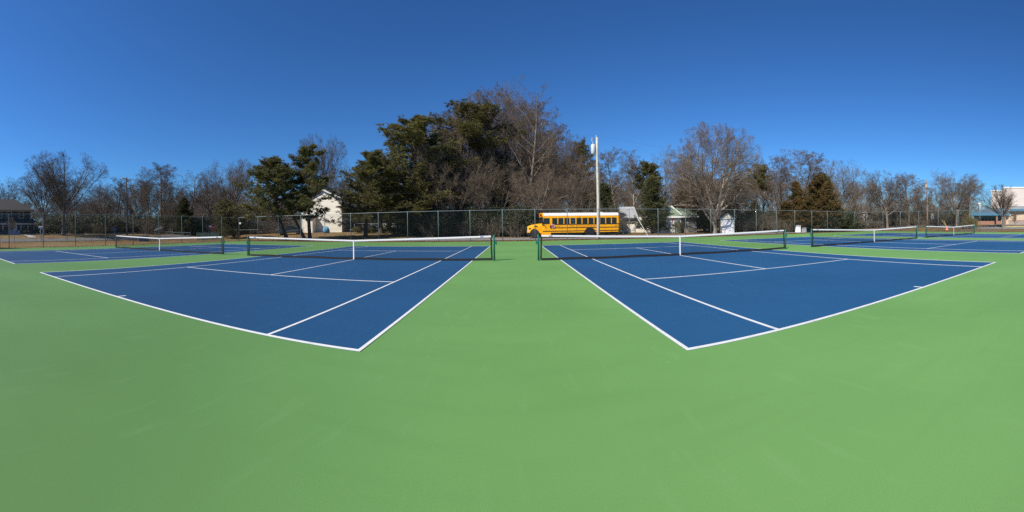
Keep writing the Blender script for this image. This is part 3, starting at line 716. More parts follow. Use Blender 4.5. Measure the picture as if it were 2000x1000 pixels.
def green_house():
    r = 58; gx, gy = gp(1330, r); z0 = terr(gx, gy) - .1
    root = thing('green_roof_house', 'small white house with a green hipped roof between the dark evergreens', 'house', (gx, gy, z0), R(-20))
    zz = lambda py: zat(1330, py, r) - z0
    ez, pz = zz(422.5), zz(401)
    Lx, Ly = 5.2, 6.0                       # corner nearest the camera at the local origin; walls run to -x and +y / +x wing
    MB().box(-Lx, 0, 0, Ly, -.3, ez).build('wall', M_whitewall, root)
    o = .35; c = (-1.25, 2.6, pz)
    rf = MB().add([(-Lx - o, -o, ez), (o, -o, ez), (o, Ly + o, ez), (-Lx - o, Ly + o, ez), (-Lx + 2, 2.6, pz), c], [(0, 1, 5, 4), (1, 2, 5), (2, 3, 4, 5), (3, 0, 4), (3, 2, 1, 0)]).build('roof', M_roofg, root)
    A, B = Vector((o, -o, ez + .03)), Vector((c[0], c[1], pz + .03)); MB().tube([A, B], .075, 6).build('hip_cap', M_white, rf)
    MB().box(-Lx - o, o, -o - .05, -o - .004, ez - .22, ez + .03).build('fascia', M_white, rf)
    wg = MB().box(.004, 2.6, 1.2, Ly, -.3, ez - .25).build('porch_wall', mat('eave_shade_grey2', (.27, .26, .25), .8), root)
    slab([(.2, .6, ez + .0), (2.9, .6, ez + .0), (2.3, 2.6, ez + 1.0), (-.6, 2.6, ez + 1.45)], .1).build('porch_roof', M_roofg, wg)
    MB().box(.36, 2.9, .55, .6, ez - .16, ez + .02).build('porch_fascia', M_white, wg)
    MB().box(-1.0, -.1, -.03, -.004, 0, 2.0).build('door', M_greytrim, root)
    MB().lathe([(.09, 0), (.09, .2), (.04, .24)], 8, (-1.35, -.1, 2.0)).build('porch_lamp', M_orange, root)
    window(root, -3.3, -2.3, 1.0, 1.9, 0, .08)
green_house()

def shed():
    r = 55; gx, gy = gp(1408, r); z0 = terr(gx, gy) - .05
    root = thing('garden_shed', 'small white shed with grey roof edges beside the large bare oak', 'shed', (gx, gy, z0), R(-24))
    zz = lambda py: zat(1420, py, r) - z0
    w = 26 / CF * r * 1.06; ez, pz = zz(427), zz(417); D = 2.6
    MB().prism([(0, -.2), (w, -.2), (w, ez), (w / 2, pz), (0, ez)], 0, D).build('wall', M_shedw, root)
    s = (pz - ez) / (w / 2)
    for a, b in ((w / 2, -.18), (w / 2, w + .18)):
        zb = pz - s * abs(b - a)
        slab([(a, -.15, pz + .07), (b, -.15, zb + .07), (b, D + .15, zb + .07), (a, D + .15, pz + .07)], .09).build('roof', M_greytrim, root)
    d = MB().box(.12, w - .25, -.03, -.004, .02, zz(430)).build('door', M_door, root)
    for q in (.25, .5, .75): MB().box(.12 + (w - .37) * q - .008, .12 + (w - .37) * q + .008, -.036, -.028, .04, zz(430) - .02).build('door_groove', M_greybox, d)
    MB().box(.05, w - .1, -.045, -.004, zz(430) + .01, zz(430) + .14).build('lintel', M_greytrim, root)
    MB().box(w + .004, w + .03, .3, .5, .1, 1.6).build('batten', M_door, root)
shed()

def far_house():
    r = 88; gx, gy = gp(1690, r); z0 = terr(gx, gy)
    root = thing('white_cottage', 'distant white gabled house half hidden by bare branches on the right', 'house', (gx, gy, z0), R(-46))
    zz = lambda py: zat(1690, py, r) - z0
    w = 2.6; ez, pz = zz(421), zz(414)
    MB().prism([(-w, -.3), (w, -.3), (w, ez), (0, pz), (-w, ez)], 0, 7).build('wall', mat('pinkish_white', (.70, .62, .58), .8), root)
    s = (pz - ez) / w
    for sg in (-1, 1): slab([(0, -.4, pz + .12), (sg * (w + .5), -.4, ez - s * .5 + .12), (sg * (w + .5), 7.4, ez - s * .5 + .12), (0, 7.4, pz + .12)], .14).build('roof', M_white if sg < 0 else M_roofd, root)
    MB().box(w + .01, w + 4, 1.5, 6.5, -.3, 2.1).build('wing', M_shedw, root)
    for a in (-1.4, .5): window(root, a, a + .9, .9, 2.1, 0)
    for a in (w + .5, w + 1.7, w + 2.9): MB().box(a, a + .35, 1.42, 1.49, 0, 2.0).build('porch_post', M_white, root)
far_house()

def school():
    # long building on the right, facing the courts (local -y looks to -X)
    r0 = 82; gx, gy = gp(1888, r0); z0 = .55
    root = thing('school_building', 'pale school building with blue metal roof edge at the right edge', 'school', (gx, gy, z0), R(-74))
    def lx(px):        # local x of column px on the front plane
        d = pdir(px, CCY); a = R(-74); ux, uy = math.cos(a), math.sin(a)
        det = d[0] * -uy - d[1] * -ux
        # solve t*d = g + s*u
        A = np.array([[d[0], -ux], [d[1], -uy]]); t, s = np.linalg.solve(A, [gx, gy]); return s, t * math.hypot(d[0], d[1])
    def zz(px, py): s, rr = lx(px); return zat(px, py, rr) - z0
    e0, e1 = lx(1897)[0], lx(1970)[0]
    # entrance block with glazing under the blue canopy
    zc = zz(1930, 421); zr = zz(1930, 408)
    MB().box(e0 + .6, e1, .6, 9, -.5, .75 * 1.35).build('brick_base', M_brick, root)
    gl = MB().box(e0 + .6, e1 - 1.6, .9, 8.5, 1.02, zc + .1).build('glazing', M_glass, root)
    for k in range(9):
        q = e0 + .6 + (e1 - 2.2 - e0) * k / 8; MB().box(q, q + .12, .82, .895, 1.03, zc).build('mullion', M_bluef, gl)
    cn = MB().box(e0, e1 + .2, -.4, 9, zc, zc + .55).build('canopy_fascia', M_bluef, root)
    MB().add([(e0, -.4, zc + .552), (e1 + .2, -.4, zc + .552), (e1 + .2, 6, zc + .552), (e0, 6, zc + .552), (e0 + 3.0, 3.5, zr + .25), (e1 + .2, 3.5, zr + .25)], [(0, 1, 5, 4), (1, 2, 5), (2, 3, 4, 5), (3, 0, 4)]).build('canopy_roof', M_bluer, cn)
    for q in (e0 + 5.4, e1 - .9): MB().box(q, q + .35, -.2, .15, -.3, zc).build('canopy_post', M_brick, cn)
    MB().box(e1 - 1.6, e1, .5, .9, -.4, zc).build('pier', M_schoolc, root)
    # peach side wall to the right
    f1 = lx(2060)[0] + 12
    MB().box(e1 + .01, f1, .7, 12, 1.15, zz(1985, 411) + .6).build('peach_wall', M_schoolc, root)
    MB().box(e1 + .01, f1, .66, 12, -.5, .98).build('stone_base', M_stone, root)
    MB().box(e1 + .01, f1, .65, 12, .982, 1.148).build('brick_course', M_brick, root)
    zf = zz(1985, 412)
    rf = MB().prism([(.1, zf), (.1, zf + .5), (5.5, zz(1990, 400.5)), (5.5, zf)], e1 + .4, f1, 'x').build('blue_roof', M_bluer, root)
    MB().box(e1 + .3, f1, -.02, .096, zf - .04, zf + .56).build('roof_fascia', M_bluef, rf)
    # the gymnasium block behind
    g0, g1 = lx(1930)[0], lx(1956)[0]
    MB().box(g0 + .5, f1, 5.6, 26, 0, zz(1940, 372) * 1.06).build('gym_wall', M_schoolw, root)
    gb = MB().box(g1 + .5, f1, 5.2, 5.59, 0, zz(1975, 366) * 1.06).build('gym_upper_wall', M_schoolw, root)
    MB().box(g1 + .5, f1, 5.59, 26, zz(1940, 372) * 1.06 + .004, zz(1975, 366) * 1.06).build('gym_upper_block', M_schoolw, gb)
    MB().box(g1 + .4, f1, 5.1, 5.195, zz(1975, 366) * 1.06 - .18, zz(1975, 366) * 1.06 + .08).build('parapet_cap', M_white, gb)
    MB().box(g0 + .4, g1 + .49, 5.5, 5.595, zz(1940, 372) * 1.06 - .16, zz(1940, 372) * 1.06 + .08).build('parapet_cap', M_white, root)
    v = MB().lathe([(.34, 0), (.34, 1.5), (.38, 1.55), (.38, 1.9), (.2, 2.0)], 14, (lx(1917)[0] - .6, 3.0, zr - .5)).build('roof_vent', M_white, root, True)
school()

# ================================================================== SMALL THINGS ROUND THE COURTS
def P3(px, r): x, y = gp(px, r); return (x, y, terr(x, y))
def cabinet():
    root = thing('utility_cabinet', 'white utility cabinet with a small grey cabinet beside it, behind the back fence', 'cabinet', P3(1560, 56), R(-38))
    MB().loft([[(-.62, -.45, 0), (.28, -.45, 0), (.28, .45, 0), (-.62, .45, 0)], [(-.42, -.42, 1.0), (.26, -.42, 1.0), (.26, .42, 1.0), (-.42, .42, 1.0)], [(-.30, -.40, 1.12), (.24, -.40, 1.12), (.24, .40, 1.12), (-.30, .40, 1.12)]]).build('hood', M_white, root, bevel=.04)
    g = MB().box(.42, 1.1, -.35, .35, 0, .78).build('grey_unit', M_greybox, root, bevel=.03)
    for k in range(4): MB().box(.48, 1.04, -.365, -.352, .15 + k * .14, .20 + k * .14).build('louvre', M_greytrim, g)
    MB().box(-.75, 1.25, -.55, .55, -.1, -.0).build('pad', M_walkway, root)
cabinet()
def sign(name, label, px, r, py, shape, m, size, txt=None, extra=None, rz=0):
    x, y, z = P3(px, r); h = zat(px, py, r) - z
    root = thing(name, label, 'sign', (x, y, z), rz)
    MB().box(-.03, .03, -.03, .03, -.2, h + size * .6).build('post', M_galv, root)
    n = 8 if shape == 'oct' else 20
    pts = [(size * math.cos(2 * PI * (k + .5) / n), size * math.sin(2 * PI * (k + .5) / n) + h) for k in range(n)] if shape != 'box' else [(-size, h - size * .7), (size, h - size * .7), (size, h + size * .7), (-size, h + size * .7)]
    f = MB().prism(pts, -.06, -.035).build('plate', m, root)
    if txt:
        me = text_mesh(txt, size * .75, 'lettering'); me.materials.append(M_white); t = inst('lettering', me, f, (0, -.066, h)); t.rotation_euler = (PI / 2, 0, 0)
    if extra: MB().box(-.62, -.22, -.064, -.040, h + .02, h + .28).build('name_plate', M_white, root)
    return root
sign('stop_sign', 'red stop sign with a small white plate beyond the left fence corner', 416, 57, 444, 'oct', M_red, .36, 'STOP', True, R(46))
sign('road_sign', 'round blue sign on a thin post beyond the left fence', 224, 55, 448, 'round', M_sblue, .27, None, None, R(60))
sign('red_notice', 'small red sign on a post left of the clipped shrub', 1880, 74, 424, 'box', mat('faded_red', (.62, .16, .10), .6), .18, None, None, R(-66))
fs = thing('notice_plate', 'small white notice plate wired to the fence corner on the left', 'sign', (FX0 + .25, FY - .07, 0))
MB().box(-.16, .16, -.012, .012, 2.18, 2.40).build('plate', M_white, fs, bevel=.004)
for sx in (-.13, .13): MB().tube([(sx, -.02, 2.36), (sx, .06, 2.37)], .005, 5).build('wire_tie', M_galv, fs)
# low fences beyond the left fence
fence('low_fence', 'low chain-link fence along the lawn of the dark grey house', (-42.2, 4), (-42.2, 30), 8, 1.1, .024, pitch=.09, wr=.0018)
a, b = gp(372, 53), gp(428, 55)
fence('low_fence', 'low grey chain-link fence left of the red stop sign', gp(322, 55), a, 3, 1.1, .024, pitch=.09, wr=.0018)
def slatted():
    A, B = gp(385, 51), gp(428, 54); d = Vector((B[0] - A[0], B[1] - A[1], 0)); z = terr(*A)
    root = thing('slatted_fence', 'green slatted low fence panel in front of the stop sign', 'fence', (*A, z), math.atan2(d.y, d.x)); L = d.length
    m = mat('green_slats', (.10, .18, .17), .6)
    n = 40
    sm = MB().box(-.028, .028, -.01, .01, .08, 1.08).mesh('slat'); sm.materials.append(m)
    for k in range(n): inst('slat', sm, root, (.06 + k * (L - .12) / (n - 1), 0, 0))
    for k in range(4): MB().lathe([(.03, -.2), (.03, 1.16), (.01, 1.18)], 8, (k * L / 3, .03, 0)).build('post', M_galv, root)
    MB().tube([(0, .03, 1.12), (L, .03, 1.12)], .02, 6).build('rail', M_galv, root)
slatted()
for k, (px, lab) in enumerate(((276, 'left of two low blue-grey boxes beyond the left fence'), (286, 'right of two low blue-grey boxes beyond the left fence'))):
    t = thing('metal_box', lab, 'box', P3(px, 50), R(55))
    MB().box(-.33, .33, -.3, .3, 0, .72).build('case', M_lblue, t, bevel=.03); MB().box(-.36, .36, -.33, .33, .722, .77).build('lid', M_lblue, t, bevel=.01)
    for q in (.2, .35, .5): MB().box(-.26, .26, -.315, -.302, q, q + .05).build('louvre', M_greytrim, t)
t = thing('tilted_board', 'pale board tilted up on a stand beyond the left fence', 'board', P3(309, 58), R(40))
MB().add([(-.7, -.1, 1.0), (.5, -.1, 1.35), (.75, .0, 1.75), (-.45, 0, 1.4), (-.7, -.06, .97), (.5, -.06, 1.32), (.75, .04, 1.72), (-.45, .04, 1.37)], [(0, 1, 2, 3), (7, 6, 5, 4), (0, 4, 5, 1), (1, 5, 6, 2), (2, 6, 7, 3), (3, 7, 4, 0)]).build('board', M_deck, t)
for sx in (-.3, .3): MB().tube([(sx, 0, -.1), (sx, 0, 1.25 + .25 * sx)], .03, 6).build('leg', M_deck, t)
t = thing('mailbox', 'white mailbox on a post in front of the dark grey house', 'mailbox', P3(79, 52), R(70))
MB().box(-.05, .05, -.05, .05, -.2, 1.35).build('post', M_white, t)
MB().loft([[(x, y, z + 1.352) for y, z in ((-.14, 0), (.14, 0), (.14, .16), (.1, .25), (0, .29), (-.1, .25), (-.14, .16))] for x in (-.28, .28)]).build('box', M_white, t)
# orange barrel with stakes
def barrel():
    root = thing('traffic_barrel', 'orange barrel holding two slanting stakes beyond the right fence', 'barrel', P3(1849, 60.0), 0)
    MB().lathe([(.27, 0), (.27, .08), (.23, .10), (.22, .36), (.20, .38), (.19, .62), (.06, .70)], 16).build('drum', M_orange, root, True)
    MB().lathe([(.235, .20), (.235, .30)], 16).build('white_stripe', M_white, root)
    MB().lathe([(.32, -.02), (.32, .05), (.28, .06)], 16).build('rubber_base', M_rubber, root)
    for dx, h in ((-.75, 1.75), (-.42, 1.65)):
        MB().tube([(-dx * .1 - .02, dx * .1, .5), (dx * .55, -dx * .9, h)], .028, 5).build('stake', M_stake, root)
barrel()
def rack(px, r, n, lab, grp):
    root = thing('metal_rack', lab, 'rack', P3(px, r), R(-80), grp)
    for k in range(n):
        MB().tube([(k * .5, 0, -.1), (k * .5, 0, .6), (k * .5 + .08, 0, .72), (k * .5 + .3, 0, .72), (k * .5 + .38, 0, .6), (k * .5 + .38, 0, -.1)], .022, 6).build('hoop', M_galv, root)
    MB().tube([(-.1, 0, .04), (n * .5, 0, .04)], .025, 6).build('foot_rail', M_galv, root)
rack(1872, 54.5, 7, 'longer low grey metal rack behind the farthest net', 'racks by the right fence'); rack(1921, 53.5, 4, 'shorter low grey metal rack right of the farthest net', 'racks by the right fence')
t = thing('meter_cabinet', 'grey electrical cabinet on a post beside the slim brown pole', 'cabinet', P3(1821, 78), R(-60))
MB().box(-.05, .05, -.02, .06, -.2, 2.9).build('post', M_wood2, t); MB().box(-.3, .3, -.25, -.021, 1.5, 2.6).build('box', M_greybox, t, bevel=.03)
t = tag(MB().loft([[(63.75, y, terr(63.75, y) + z) for z in (0,)] * 0 + [(x, y, terr(69.1, y) + z) for x, z in ((68.9, -.1), (69.3, -.1), (69.3, .16), (68.95, .16))] for y in np.linspace(-20, 22, 30)]).build('kerb', M_kerb), kind='structure')
ribbon('school_path', [(73.5, -20), (73.5, 24)], 1.8, M_walkway, .05)
# parked car by the cream house
def car():
    root = thing('parked_car', 'dark grey car parked left of the cream house behind a pine', 'car', P3(566, 62), R(28))
    prof = [(-2.15, .35), (-2.2, .75), (-1.95, .9), (-1.1, .97), (-.55, 1.4), (.7, 1.45), (1.45, 1.02), (2.1, .92), (2.2, .6), (2.15, .35)]
    rings = []
    for y, s in ((-.86, .96), (-.82, 1.0), (0, 1.02), (.82, 1.0), (.86, .96)):
        rings.append([(p[0] * (1 if abs(y) < .85 else .985), y * (1 if p[1] < 1 else .82), .35 + (p[1] - .35) * s) for p in prof])
    MB().loft(rings).build('body', M_carp, root, bevel=.04)
    for s in (-1, 1):
        MB().prism([(-.95, 1.0), (-.5, 1.34), (.66, 1.38), (1.2, 1.03)], s * .77 - .02, s * .77 + .02).build('side_window', M_glass, root)
        for wx in (-1.35, 1.35):
            wl = MB().lathe([(.2, -.1), (.31, -.1), (.33, -.05), (.33, .05), (.31, .1), (.2, .1)], 18, (wx, s * .76, .33), 'y').build('wheel', M_rubber, root, True)
            MB().lathe([(.21, -.08), (.21, .08)], 14, (wx, s * .78, .33), 'y').build('rim', M_galv, wl)
    MB().box(-2.19, -2.1, -.7, -.4, .62, .76).build('headlight', M_lens, root); MB().box(-2.19, -2.1, .4, .7, .62, .76).build('headlight', M_lens, root)
car()
#PART3
# ================================================================== TREES
def nrm(v): return v / np.maximum(np.linalg.norm(v, axis=-1, keepdims=True), 1e-9)
def sweep(rng, p, d, L, K, wig, trop, up=(0, 0, 1)):
    """polylines for N branches at once"""
    N = len(p); P = np.empty((N, K + 1, 3)); P[:, 0] = p; d = nrm(d); up = np.asarray(up, float)
    for k in range(K):
        d = nrm(d + rng.normal(0, wig, (N, 3)) + up * trop); P[:, k + 1] = P[:, k] + d * (L / K)[:, None]
    return P
def grow(rng, P, Rd, L, n, t0, t1, ang, sang, lr, rr, K, wig, trop, tip=.35, lt=.35, env=None, flat=0, fit=0, dz=0):
    N, K0 = P.shape[0], P.shape[1] - 1
    idx = np.repeat(np.arange(N), n); t = t0 + (t1 - t0) * ((np.tile(np.arange(n), N) + rng.uniform(.1, .95, N * n)) / n)
    f = np.clip(t, 0, .999) * K0; i = f.astype(int); q = (f - i)[:, None]
    A, B = P[idx, i], P[idx, i + 1]; pos = A * (1 - q) + B * q; T = nrm(B - A)
    rad = Rd[idx, i] * (1 - q[:, 0]) + Rd[idx, i + 1] * q[:, 0]
    ref = np.where(np.abs(T[:, 2:3]) > .9, np.array([[1., 0, 0]]), np.array([[0, 0, 1.]]))
    u = nrm(np.cross(T, ref)); v = np.cross(T, u)
    phi = np.tile(np.arange(n), N) * 2.39996 + np.repeat(rng.uniform(0, 6.28, N), n) + rng.normal(0, .4, N * n)
    if flat: phi = np.where(np.tile(np.arange(n), N) % 2 == 0, 0, PI) + rng.normal(0, flat, N * n)
    a = rng.normal(ang, sang, N * n)
    d = np.cos(a)[:, None] * T + np.sin(a)[:, None] * (np.cos(phi)[:, None] * u + np.sin(phi)[:, None] * v)
    if dz: d = nrm(d + np.array([0, 0, dz]))
    Lc = L[idx] * lr * (1 - lt * t) * rng.uniform(.65, 1.25, N * n)
    if env is not None:
        far = env(pos, d)
        Lc = far * fit * rng.uniform(.72, 1.04, N * n) if fit else np.minimum(Lc, far * rng.uniform(.85, 1.08, N * n) + .12)
    r0 = np.minimum(rad * rr, rad * .95) * rng.uniform(.8, 1.15, N * n)
    C = sweep(rng, pos, d, Lc, K, wig, trop)
    Rc = r0[:, None] * np.linspace(1, tip, K + 1)[None]
    return C, Rc, Lc
def tubes(P, Rd, s):
    N, K1, _ = P.shape
    T = nrm(np.gradient(P, axis=1)); ref = np.where(np.abs(T[:, :1, 2:3]) > .8, np.array([[[1., .2, 0]]]), np.array([[[.1, .2, 1.]]]))
    u = nrm(np.cross(T, np.broadcast_to(ref, T.shape))); v = np.cross(T, u)
    a = np.arange(s) * 2 * PI / s
    V = P[:, :, None] + Rd[:, :, None, None] * (np.cos(a)[None, None, :, None] * u[:, :, None] + np.sin(a)[None, None, :, None] * v[:, :, None])
    b = (np.arange(N) * K1 * s)[:, None, None]; k = (np.arange(K1 - 1) * s)[None, :, None]; j = np.arange(s)[None, None]; j2 = (j + 1) % s
    F = np.stack([b + k + j, b + k + j2, b + k + s + j2, b + k + s + j], -1).reshape(-1, 4)
    return V.reshape(-1, 3), F
def ribbons(P, Rd):
    """finest twigs: one thin blade each"""
    N = len(P); A, B = P[:, 0], P[:, -1]; u = nrm(np.cross(nrm(B - A), np.random.default_rng(N).normal(0, 1, (N, 3))))
    V = np.stack([A - u * Rd[:, :1], A + u * Rd[:, :1], B + u * Rd[:, -1:] * .7, B - u * Rd[:, -1:] * .7], 1).reshape(-1, 3); return V, np.arange(4 * N).reshape(-1, 4)
def merge(parts):
    V, F, o = [], [], 0
    for v, f in parts: V.append(v); F.append(f + o); o += len(v)
    return np.concatenate(V), np.concatenate(F)
def ell(cx, cz, a, b):
    """distance from p along d to the crown's ellipsoid"""
    def f(p, d):
        s = np.array([1 / a, 1 / a, 1 / b]); o = (p - np.array([cx, 0, cz])) * s; v = d * s
        A = (v * v).sum(1); B = (o * v).sum(1); C = (o * o).sum(1) - 1
        q = B * B - A * C; return np.where(q > 0, np.maximum((-B + np.sqrt(np.maximum(q, 0))) / A, .05), .25)
    return f
def bare_tree(seed, stems, lev, env=None, wmin=.0056):
    """stems: list of (base, dir, length, radius, K, wiggle, trop, tip); lev: list of grow() argument tuples; returns (wood, twigs)"""
    rng = np.random.default_rng(seed); wood, tw = [], []
    sets = []
    for (b, d, L, r, K, wg, tr, tip) in stems:
        P = sweep(rng, np.array([b], float), np.array([d], float), np.array([L], float), K, wg, tr)
        Rd = r * np.linspace(1, tip, K + 1)[None]; Rd[:, 0] *= 1.45; wood.append(tubes(P, Rd, 8)); sets.append((P, Rd, np.array([L], float)))
    for li, a in enumerate(lev):
        new = []
        for (P, Rd, L) in sets:
            C, Rc, Lc = grow(rng, P, Rd, L, env=env, **a); Rc = np.maximum(Rc, wmin)
            s = (6, 5, 4, 3, 3)[min(li, 4)]
            (wood if li < 2 else tw).append(tubes(C, Rc, s) if C.shape[1] > 2 else ribbons(C, Rc)); new.append((C, Rc, Lc))
        if len(new) > 1 and all(n_[0].shape[1] == new[0][0].shape[1] for n_ in new):
            new = [tuple(np.concatenate([n_[k] for n_ in new]) for k in range(3))]
        sets = new
    return merge(wood), merge(tw)
def lv(n, t0, t1, ang, lr, rr, K, wig, trop, sang=.2, lt=.35, tip=.35, **k): return dict(n=n, t0=t0, t1=t1, ang=ang, sang=sang, lr=lr, rr=rr, K=K, wig=wig, trop=trop, lt=lt, tip=tip, **k)
UP = (0, 0, 1)
TWIG = [lv(7, .15, 1, .75, .52, .55, 4, .16, .02), lv(6, .15, 1, .75, .55, .6, 2, .2, .02), lv(6, .1, 1, .65, .95, .8, 1, .2, .02)]
LITE = [lv(7, .15, 1, .75, .55, .55, 4, .15, .02), lv(6, .15, 1, .75, .55, .6, 2, .2, .02), lv(5, .1, 1, .65, 1.0, .8, 1, .2, .02)]
PROTO = {}
def proto(key, wood, tw, mw=None, mt=None, extra=None):
    (Vw, Fw), (Vt, Ft) = wood, tw
    P = np.concatenate([Vw, Vt]); h = P[:, 2].max(); wd = np.percentile(P[:, 0], 99) - np.percentile(P[:, 0], 1)
    PROTO[key] = dict(parts=[('trunk', np_mesh('trunk', Vw, Fw, mw or M_bark, True)), ('crown', np_mesh('crown', Vt, Ft, mt or M_twig))] + (extra or []), h=h, w=wd, cx=(np.percentile(P[:, 0], 99) + np.percentile(P[:, 0], 1)) / 2)
def build_protos():
    # broad oak: short bole, wide dome
    for k, sd in (('oak', 11), ('oak2', 23)):
        proto(k, *bare_tree(sd, [((0, 0, -.3), UP, 8.5, .30, 7, .05, .02, .45)],
              [lv(12, .32, 1, .80, 1, .60, 9, .09, .02, sang=.28, fit=.95), lv(8, .22, 1, .7, .48, .55, 6, .14, .02)] + LITE, ell(0, 9.2, 7.4, 7.0)))
    # vase: many ascending limbs from one bole, fan crown
    proto('vase', *bare_tree(7, [((0, 0, -.3), UP, 6.4, .30, 6, .03, .02, .75)],
          [lv(15, .55, 1, .55, 1, .52, 9, .05, .01, sang=.22, fit=.98), lv(9, .30, 1, .5, .42, .55, 6, .10, .02)] + LITE, ell(0, 10.2, 7.6, 6.6)))
    # tall, narrow forest trees
    for k, sd in (('tall', 5), ('tall2', 31), ('tall3', 47)):
        proto(k, *bare_tree(sd, [((0, 0, -.3), UP, 17, .24, 12, .035, .03, .2)],
              [lv(18, .34, 1, .72, 1, .5, 7, .11, .05, sang=.2, fit=.92), lv(7, .2, 1, .7, .46, .55, 5, .14, .03)] + TWIG, ell(0, 12.2, 5.0, 7.6)), mw=M_barkp if k == 'tall2' else None)
    # sparse tall crown with a pale open top
    proto('sparse', *bare_tree(3, [((0, 0, -.3), UP, 20, .25, 14, .03, .03, .16)],
          [lv(17, .36, 1, .75, 1, .45, 8, .11, .05, fit=.95), lv(7, .2, 1, .7, .42, .55, 5, .15, .03), lv(6, .15, 1, .7, .5, .6, 4, .16, .03), lv(5, .15, 1, .75, .5, .65, 3, .2, .02), lv(4, .1, 1, .7, .55, .8, 1, .2, .02)], ell(0, 14.5, 5.2, 8.2)))
    # double-leader oak
    proto('twin', *bare_tree(19, [((0, 0, -.3), UP, 3.4, .33, 4, .03, .0, .85), ((-.1, 0, 2.7), (-.42, .05, 1), 9.0, .235, 9, .05, .02, .3), ((.12, 0, 2.7), (.36, -.05, 1), 9.0, .235, 9, .05, .02, .3)],
          [lv(12, .28, 1, .85, 1, .62, 9, .10, .01, sang=.25, fit=.95), lv(8, .2, 1, .7, .45, .6, 6, .15, .02)] + LITE, ell(0, 8.9, 8.6, 7.2)), mw=M_barkp)
    # leaning, sprawling understorey tree with several stems
    proto('sprawl', *bare_tree(41, [((0, 0, -.2), (-.5, .1, 1), 8, .17, 8, .08, .02, .35), ((.1, .1, -.2), (.55, -.2, 1), 7.5, .16, 8, .08, .02, .35), ((0, -.1, -.2), (.05, .3, 1), 9, .16, 8, .07, .02, .35)],
          [lv(9, .2, 1, .9, 1, .55, 7, .13, .0, sang=.3, fit=.9), lv(7, .2, 1, .75, .45, .55, 5, .16, .0)] + LITE, ell(0, 6.2, 6.6, 5.8)), mw=M_barkp)
    # young street tree with an upright brush crown
    proto('brush', *bare_tree(53, [((0, 0, -.2), (.05, 0, 1), 2.6, .20, 5, .03, 0, .85)],
          [lv(18, .6, 1, .6, 1, .42, 7, .05, .02, sang=.3, fit=.95), lv(10, .15, 1, .4, .45, .5, 5, .08, .03), lv(7, .15, 1, .5, .5, .55, 3, .12, .03), lv(6, .15, 1, .55, .55, .6, 1, .15, .02)], ell(0, 4.4, 3.4, 2.9)))
    # low thicket of thin stems
    rg = random.Random(8)
    st = [((rg.uniform(-1.4, 1.4), rg.uniform(-.8, .8), -.1), (rg.uniform(-.35, .35), rg.uniform(-.3, .3), 1), rg.uniform(2.2, 4.2), .03, 5, .1, .02, .4) for _ in range(16)]
    proto('thicket', *bare_tree(61, st, [lv(7, .15, 1, .6, .5, .6, 4, .14, .04), lv(6, .15, 1, .7, .5, .65, 3, .18, .02), lv(5, .1, 1, .7, .5, .8, 1, .2, .02)], wmin=.005))
    # ivy-clad forest tree
    ivw, ivt = bare_tree(71, [((0, 0, -.3), (-.10, 0, 1), 15, .27, 10, .05, .02, .25), ((.3, 0, -.3), (.24, .05, 1), 14, .24, 10, .05, .02, .3)],
                         [lv(12, .38, 1, .7, 1, .5, 8, .11, .04, fit=.92), lv(7, .2, 1, .7, .46, .55, 5, .14, .03)] + TWIG, ell(0, 12.5, 5.6, 7.6))
    rng = np.random.default_rng(9); Vt = ivw[0][:8 * 11]; Vt = np.concatenate([Vt, ivw[0][8 * 11:8 * 22]])
    cs = Vt.reshape(2, 11, 8, 3).mean(2); pts = []
    for b_ in range(2):
        for k in range(9):
            t_ = rng.uniform(0, 1, 620)[:, None]; c_ = cs[b_, k] * (1 - t_) + cs[b_, k + 1] * t_; rr_ = (.75 - .05 * k) * rng.uniform(.4, 1, 620) ** .5
            a_ = rng.uniform(0, 2 * PI, 620); pts.append(c_ + np.stack([rr_ * np.cos(a_), rr_ * np.sin(a_), rng.normal(0, .1, 620)], 1))
    lv_ = leaves(rng, np.concatenate(pts), .075)
    proto('ivy', ivw, ivt, extra=[('ivy', np_mesh('ivy', *lv_, M_ivy))])
def leaves(rng, P, s):
    n = len(P); u = nrm(rng.normal(0, 1, (n, 3))); v = nrm(np.cross(u, rng.normal(0, 1, (n, 3)))); q = (s * rng.uniform(.6, 1.4, n))[:, None]
    V = np.stack([P - u * q, P - v * q * .6, P + u * q, P + v * q * .6], 1).reshape(-1, 3); return V, np.arange(4 * n).reshape(-1, 4)
def needles(rng, C, D, n, ln, wd, spread=.8):
    N = len(C); c = np.repeat(C, n, 0); d = nrm(np.repeat(nrm(D), n, 0) + rng.normal(0, spread, (N * n, 3)))
    u = nrm(np.cross(d, rng.normal(0, 1, (N * n, 3)))) * wd / 2; L = (ln * rng.uniform(.7, 1.25, N * n))[:, None]
    V = np.stack([c - u, c + u, c + d * L], 1).reshape(-1, 3); return V, np.arange(3 * N * n).reshape(-1, 3)
